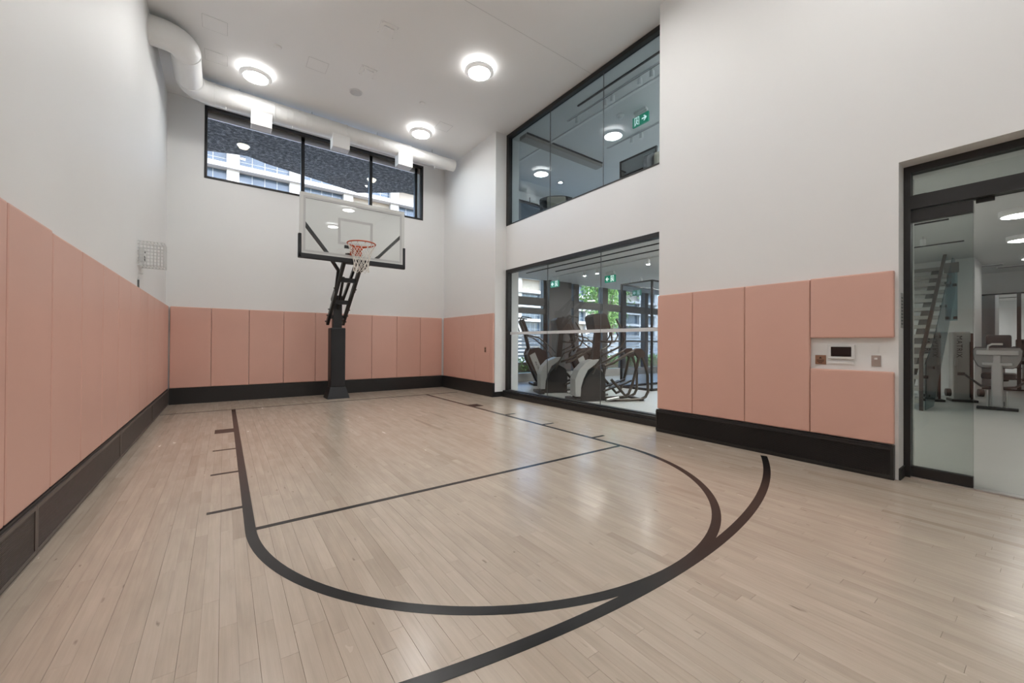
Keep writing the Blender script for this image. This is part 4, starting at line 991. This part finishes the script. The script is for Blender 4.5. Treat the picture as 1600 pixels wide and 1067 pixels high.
# seated machine seen from behind
sm = thing('seated_machine', (11.45, 0.66, 0), 'grey backed seated gym machine beyond the doorway', 'gym machine', local=True, rz=math.radians(0))
sm.scale = (1, 0.68, 1)
MB().cbox((-0.06, -0.10, 0.05), (0.10, 0.10, 0.86), 0.03).build('seat_post', TOWER, sm)
MB().cbox((-0.04, -0.07, 0.84), (0.04, 0.07, 1.06), 0.02).build('back_post', TOWER, sm)
poly = [(-0.42, 1.08), (-0.40, 0.92), (-0.33, 0.80), (-0.26, 0.77), (0.26, 0.77), (0.33, 0.80), (0.40, 0.92), (0.42, 1.08), (0.38, 1.13), (-0.38, 1.13)]
MB().prism(poly, lambda a, b, t: (t, a, b), -0.02, 0.05).build('back_shell', GREYS, sm)
m = MB(); m.tube([(0.0, a*1.01, b*1.003) for a, b in poly], 0.016, 6, closed=True); m.build('shell_edge', UPH, sm)
MB().cbox((-0.06, -0.36, 1.00), (-0.02, 0.36, 1.085), 0.012).build('pad_bar', TOWER, sm)
MB().cbox((-0.06, -0.26, 0.81), (-0.02, 0.26, 0.86), 0.012).build('lower_bar', TOWER, sm)
MB().tube([(-0.05, 0.16, 1.09), (-0.05, 0.15, 1.17), (-0.05, 0.08, 1.20), (-0.05, -0.10, 1.20)], 0.02, 8).build('adjust_handle', CHROME, sm)
MB().cbox((0.10, -0.30, 0.55), (0.55, 0.30, 0.66), 0.04).build('seat_cushion', UPH, sm)
MB().cbox((0.62, -0.20, 0.80), (0.75, 0.26, 1.38), 0.04).build('far_cushion', UPH, sm)
for s in (-1, 1):
    MB().tube([(0.05, 0.08*s, 0.40), (0.1, 0.30*s, 0.42), (0.2, 0.62*s, 0.62)], 0.022, 8).build('foot_lever', FRAME, sm)
    MB().tube([(0.2, 0.60*s, 0.62), (0.2, 0.74*s, 0.62)], 0.03, 8).build('lever_grip', UPH, sm)
    MB().tube([(0.02, 0.16*s, 0.05), (0.02, 0.16*s, 0.35)], 0.025, 8).build('stabiliser', CHROME, sm)
MB().cbox((-0.06, -0.36, 0.0), (0.06, 0.36, 0.05), 0.01).build('rear_foot', MACHD, sm)
MB().cbox((0.0, -0.06, 0.0), (0.9, 0.06, 0.08), 0.01).build('floor_beam', MACHD, sm)
# mirrors with black frames on the far gym wall
for ya, yb_, lb in ((0.62, 1.62, 'left black framed mirror on far gym wall'), (-1.4, 0.58, 'right black framed mirror on far gym wall')):
    t = thing('wall_mirror', (BX-0.3, (ya+yb_)/2, 0), lb, 'mirror', 'far gym mirrors')
    MB().box((BX-0.32, ya, 0.06), (BX-0.30, yb_, 2.52)).build('mirror_glass', MIRROR, t)
    m = MB(); frame_rect(m, 'y', BX-0.34, BX-0.28, ya-0.02, yb_+0.02, 0.0, 2.56, 0.035); m.build('mirror_frame', FRAME, t)
    MB().box((BX-0.30, ya, 0.0), (BX-0.01, yb_, 2.5)).build('backing_panel', DEVICE, t)

# ------------------------------------------------------------------ outdoors
gd = struct(MB().box((-60, 9.72, -0.25), (110, 110, -0.12)).build('ground', PAVE), 'grey outdoor paving', 'ground')
cn = thing('canopy', (2, 12, 7.0), 'dark speckled canopy soffit outside the high window', 'canopy')
poly = [(-8, 9.9), (9.0, 9.9), (9.0, 15.3), (6.1, 15.0), (5.6, 14.98), (4.185, 16.08), (2.556, 15.64), (1.05, 15.22), (0.55, 14.96), (-0.45, 15.28), (-8, 15.3)]
MB().prism(poly, lambda a, b, t: (a, b, t), 7.0, 7.3).build('soffit', SPECK, cn)
for x, y, lb in ((0.43, 14.2, 'warm round soffit lamp in left window pane'), (4.23, 14.4, 'warm round soffit lamp in right window pane')):
    t = thing('soffit_lamp', (x, y, 7.0), lb, 'lamp', 'soffit lamps')
    MB().lathe([(0.16, 0), (0.17, -0.02)], (x, y, 7.0), 20).build('lamp_rim', LAMPW, t)
    MB().lathe([(0.15, -0.021), (0.11, -0.09), (0.0001, -0.12)], (x, y, 7.0), 20).build('lamp_globe', SOFL, t)
def building(name, x0, x1, y, floors, fh, z0, bay, label, wallm, f0, depth=14):
    t = thing(name, ((x0+x1)/2, y, z0), label, 'building')
    MB().box((x0, y+0.5, z0), (x1, y+depth, z0+floors*fh)).build('wall', wallm, t)
    for f in range(floors+1):
        z = z0+f*fh
        MB().box((x0, y-0.9, z-0.2), (x1, y+0.5, z+0.42)).build('balcony_slab', CONC, t)
    nb = int(round((x1-x0)/bay)); bw = (x1-x0)/nb
    for b in range(nb+1):
        xx = x0+b*bw
        MB().box((xx-0.7, y-0.35, z0), (xx+0.7, y+0.5, z0+floors*fh)).build('column', CONC, t)
    proto = None
    for f in range(f0, floors):
        for b in range(nb):
            if (b*7+f*3) % 5 == 4: continue
            xx, z = x0+b*bw+0.7, z0+f*fh+0.6
            c = Vector((xx, y+0.42, z)) - t.location
            if proto is None:
                w = bw-1.4; hh = fh-0.85
                m = MB().box((0, 0, 0), (w, 0.06, hh)); wi = m.build('window', FARGL, None); wi.parent = t
                m = MB()
                for k in range(5): m.box((w*k/4-0.04, -0.04, 0), (w*k/4+0.04, 0, hh))
                m.box((0, -0.04, hh*0.32), (w, 0, hh*0.32+0.06)); mu = m.build('mullions', FARFR, None); mu.parent = wi
                wi.location = c; proto = (wi, mu)
            else:
                wi = proto[0].copy(); C.objects.link(wi); wi.parent = t; wi.location = c
                mu = proto[1].copy(); C.objects.link(mu); mu.parent = wi
    return t
building('apartment_building', -14, 38, 66, 12, 3.1, -0.2, 7.4, 'tall white apartment block with window bands seen through the high window', BEIGE, 5)
building('apartment_building', 44, 100, 68, 7, 3.1, -0.2, 7.0, 'white balcony apartment block seen through the gym glazing', BEIGE, 0)
# slatted fence, hedge, lawn, tree
fe = thing('slat_fence', (14, 14, -0.12), 'grey horizontal slat fence outside the gym window', 'fence')
for k in range(7): MB().box((7, 14.0, 0.55+k*0.16), (26, 14.03, 0.66+k*0.16)).build('slat', FARFR, fe)
for k in range(8): MB().box((7.2+k*2.6, 14.03, -0.12), (7.3+k*2.6, 14.11, 1.66)).build('fence_post', POSTD, fe)
struct(MB().box((6.5, 11.0, -0.12), (40, 13.9, -0.05)).build('lawn', GRASS), 'strip of green lawn outside the gym', 'lawn')
def leaf_cloud(n, fn, size):
    m = MB()
    for _ in range(n):
        p = Vector(fn()); a = Vector((random.gauss(0, 1), random.gauss(0, 1), random.gauss(0, 1))).normalized()
        b = a.cross(Vector((random.gauss(0, 1), random.gauss(0, 1), random.gauss(0, 1)))).normalized(); s = size*random.uniform(0.6, 1.3)
        m.add([p-a*s, p+b*s*0.5, p+a*s, p-b*s*0.5], [[0,1,2,3]])
    return m
hd = thing('hedge', (14, 13.4, -0.1), 'low green hedge in front of the slat fence', 'hedge')
o = leaf_cloud(5000, lambda: (random.uniform(7, 24), random.uniform(13.1, 13.6), random.uniform(0.05, 0.55)), 0.07).build('foliage', LEAF, hd); o['kind'] = 'stuff'
MB().box((7, 13.25, -0.1), (24, 13.45, 0.35)).build('twig_core', BARK, hd)
def tree(x, y, h, label, seed, n=2600):
    random.seed(seed)
    t = thing('tree', (x, y, -0.12), label, 'tree', 'street trees')
    MB().tube([(x, y, -0.12), (x+0.1, y, h*0.35), (x-0.05, y+0.1, h*0.75)], [0.14, 0.11, 0.04], 10).build('trunk', BARK, t)
    cs = []
    for k in range(9):
        a = random.uniform(0, 2*PI); r = random.uniform(0.3, 1.3); z = h*random.uniform(0.45, 0.95)
        cs.append((x+r*math.cos(a), y+r*math.sin(a), z)); 
        MB().tube([(x, y, h*0.4), (x+r*0.5*math.cos(a), y+r*0.5*math.sin(a), (h*0.45+z)/2), cs[-1]], [0.06, 0.04, 0.015], 6).build('branch', BARK, t)
    def f():
        c = random.choice(cs); return [c[i]+random.gauss(0, 0.42) for i in range(3)]
    o = leaf_cloud(n, f, 0.10).build('foliage', LEAF, t); o['kind'] = 'stuff'
tree(18.4, 16.0, 6.0, 'leafy green tree outside right of the gym posts', 3)
tree(24.5, 20.5, 6.4, 'leafy green tree beside the glass box through gym glazing', 5)
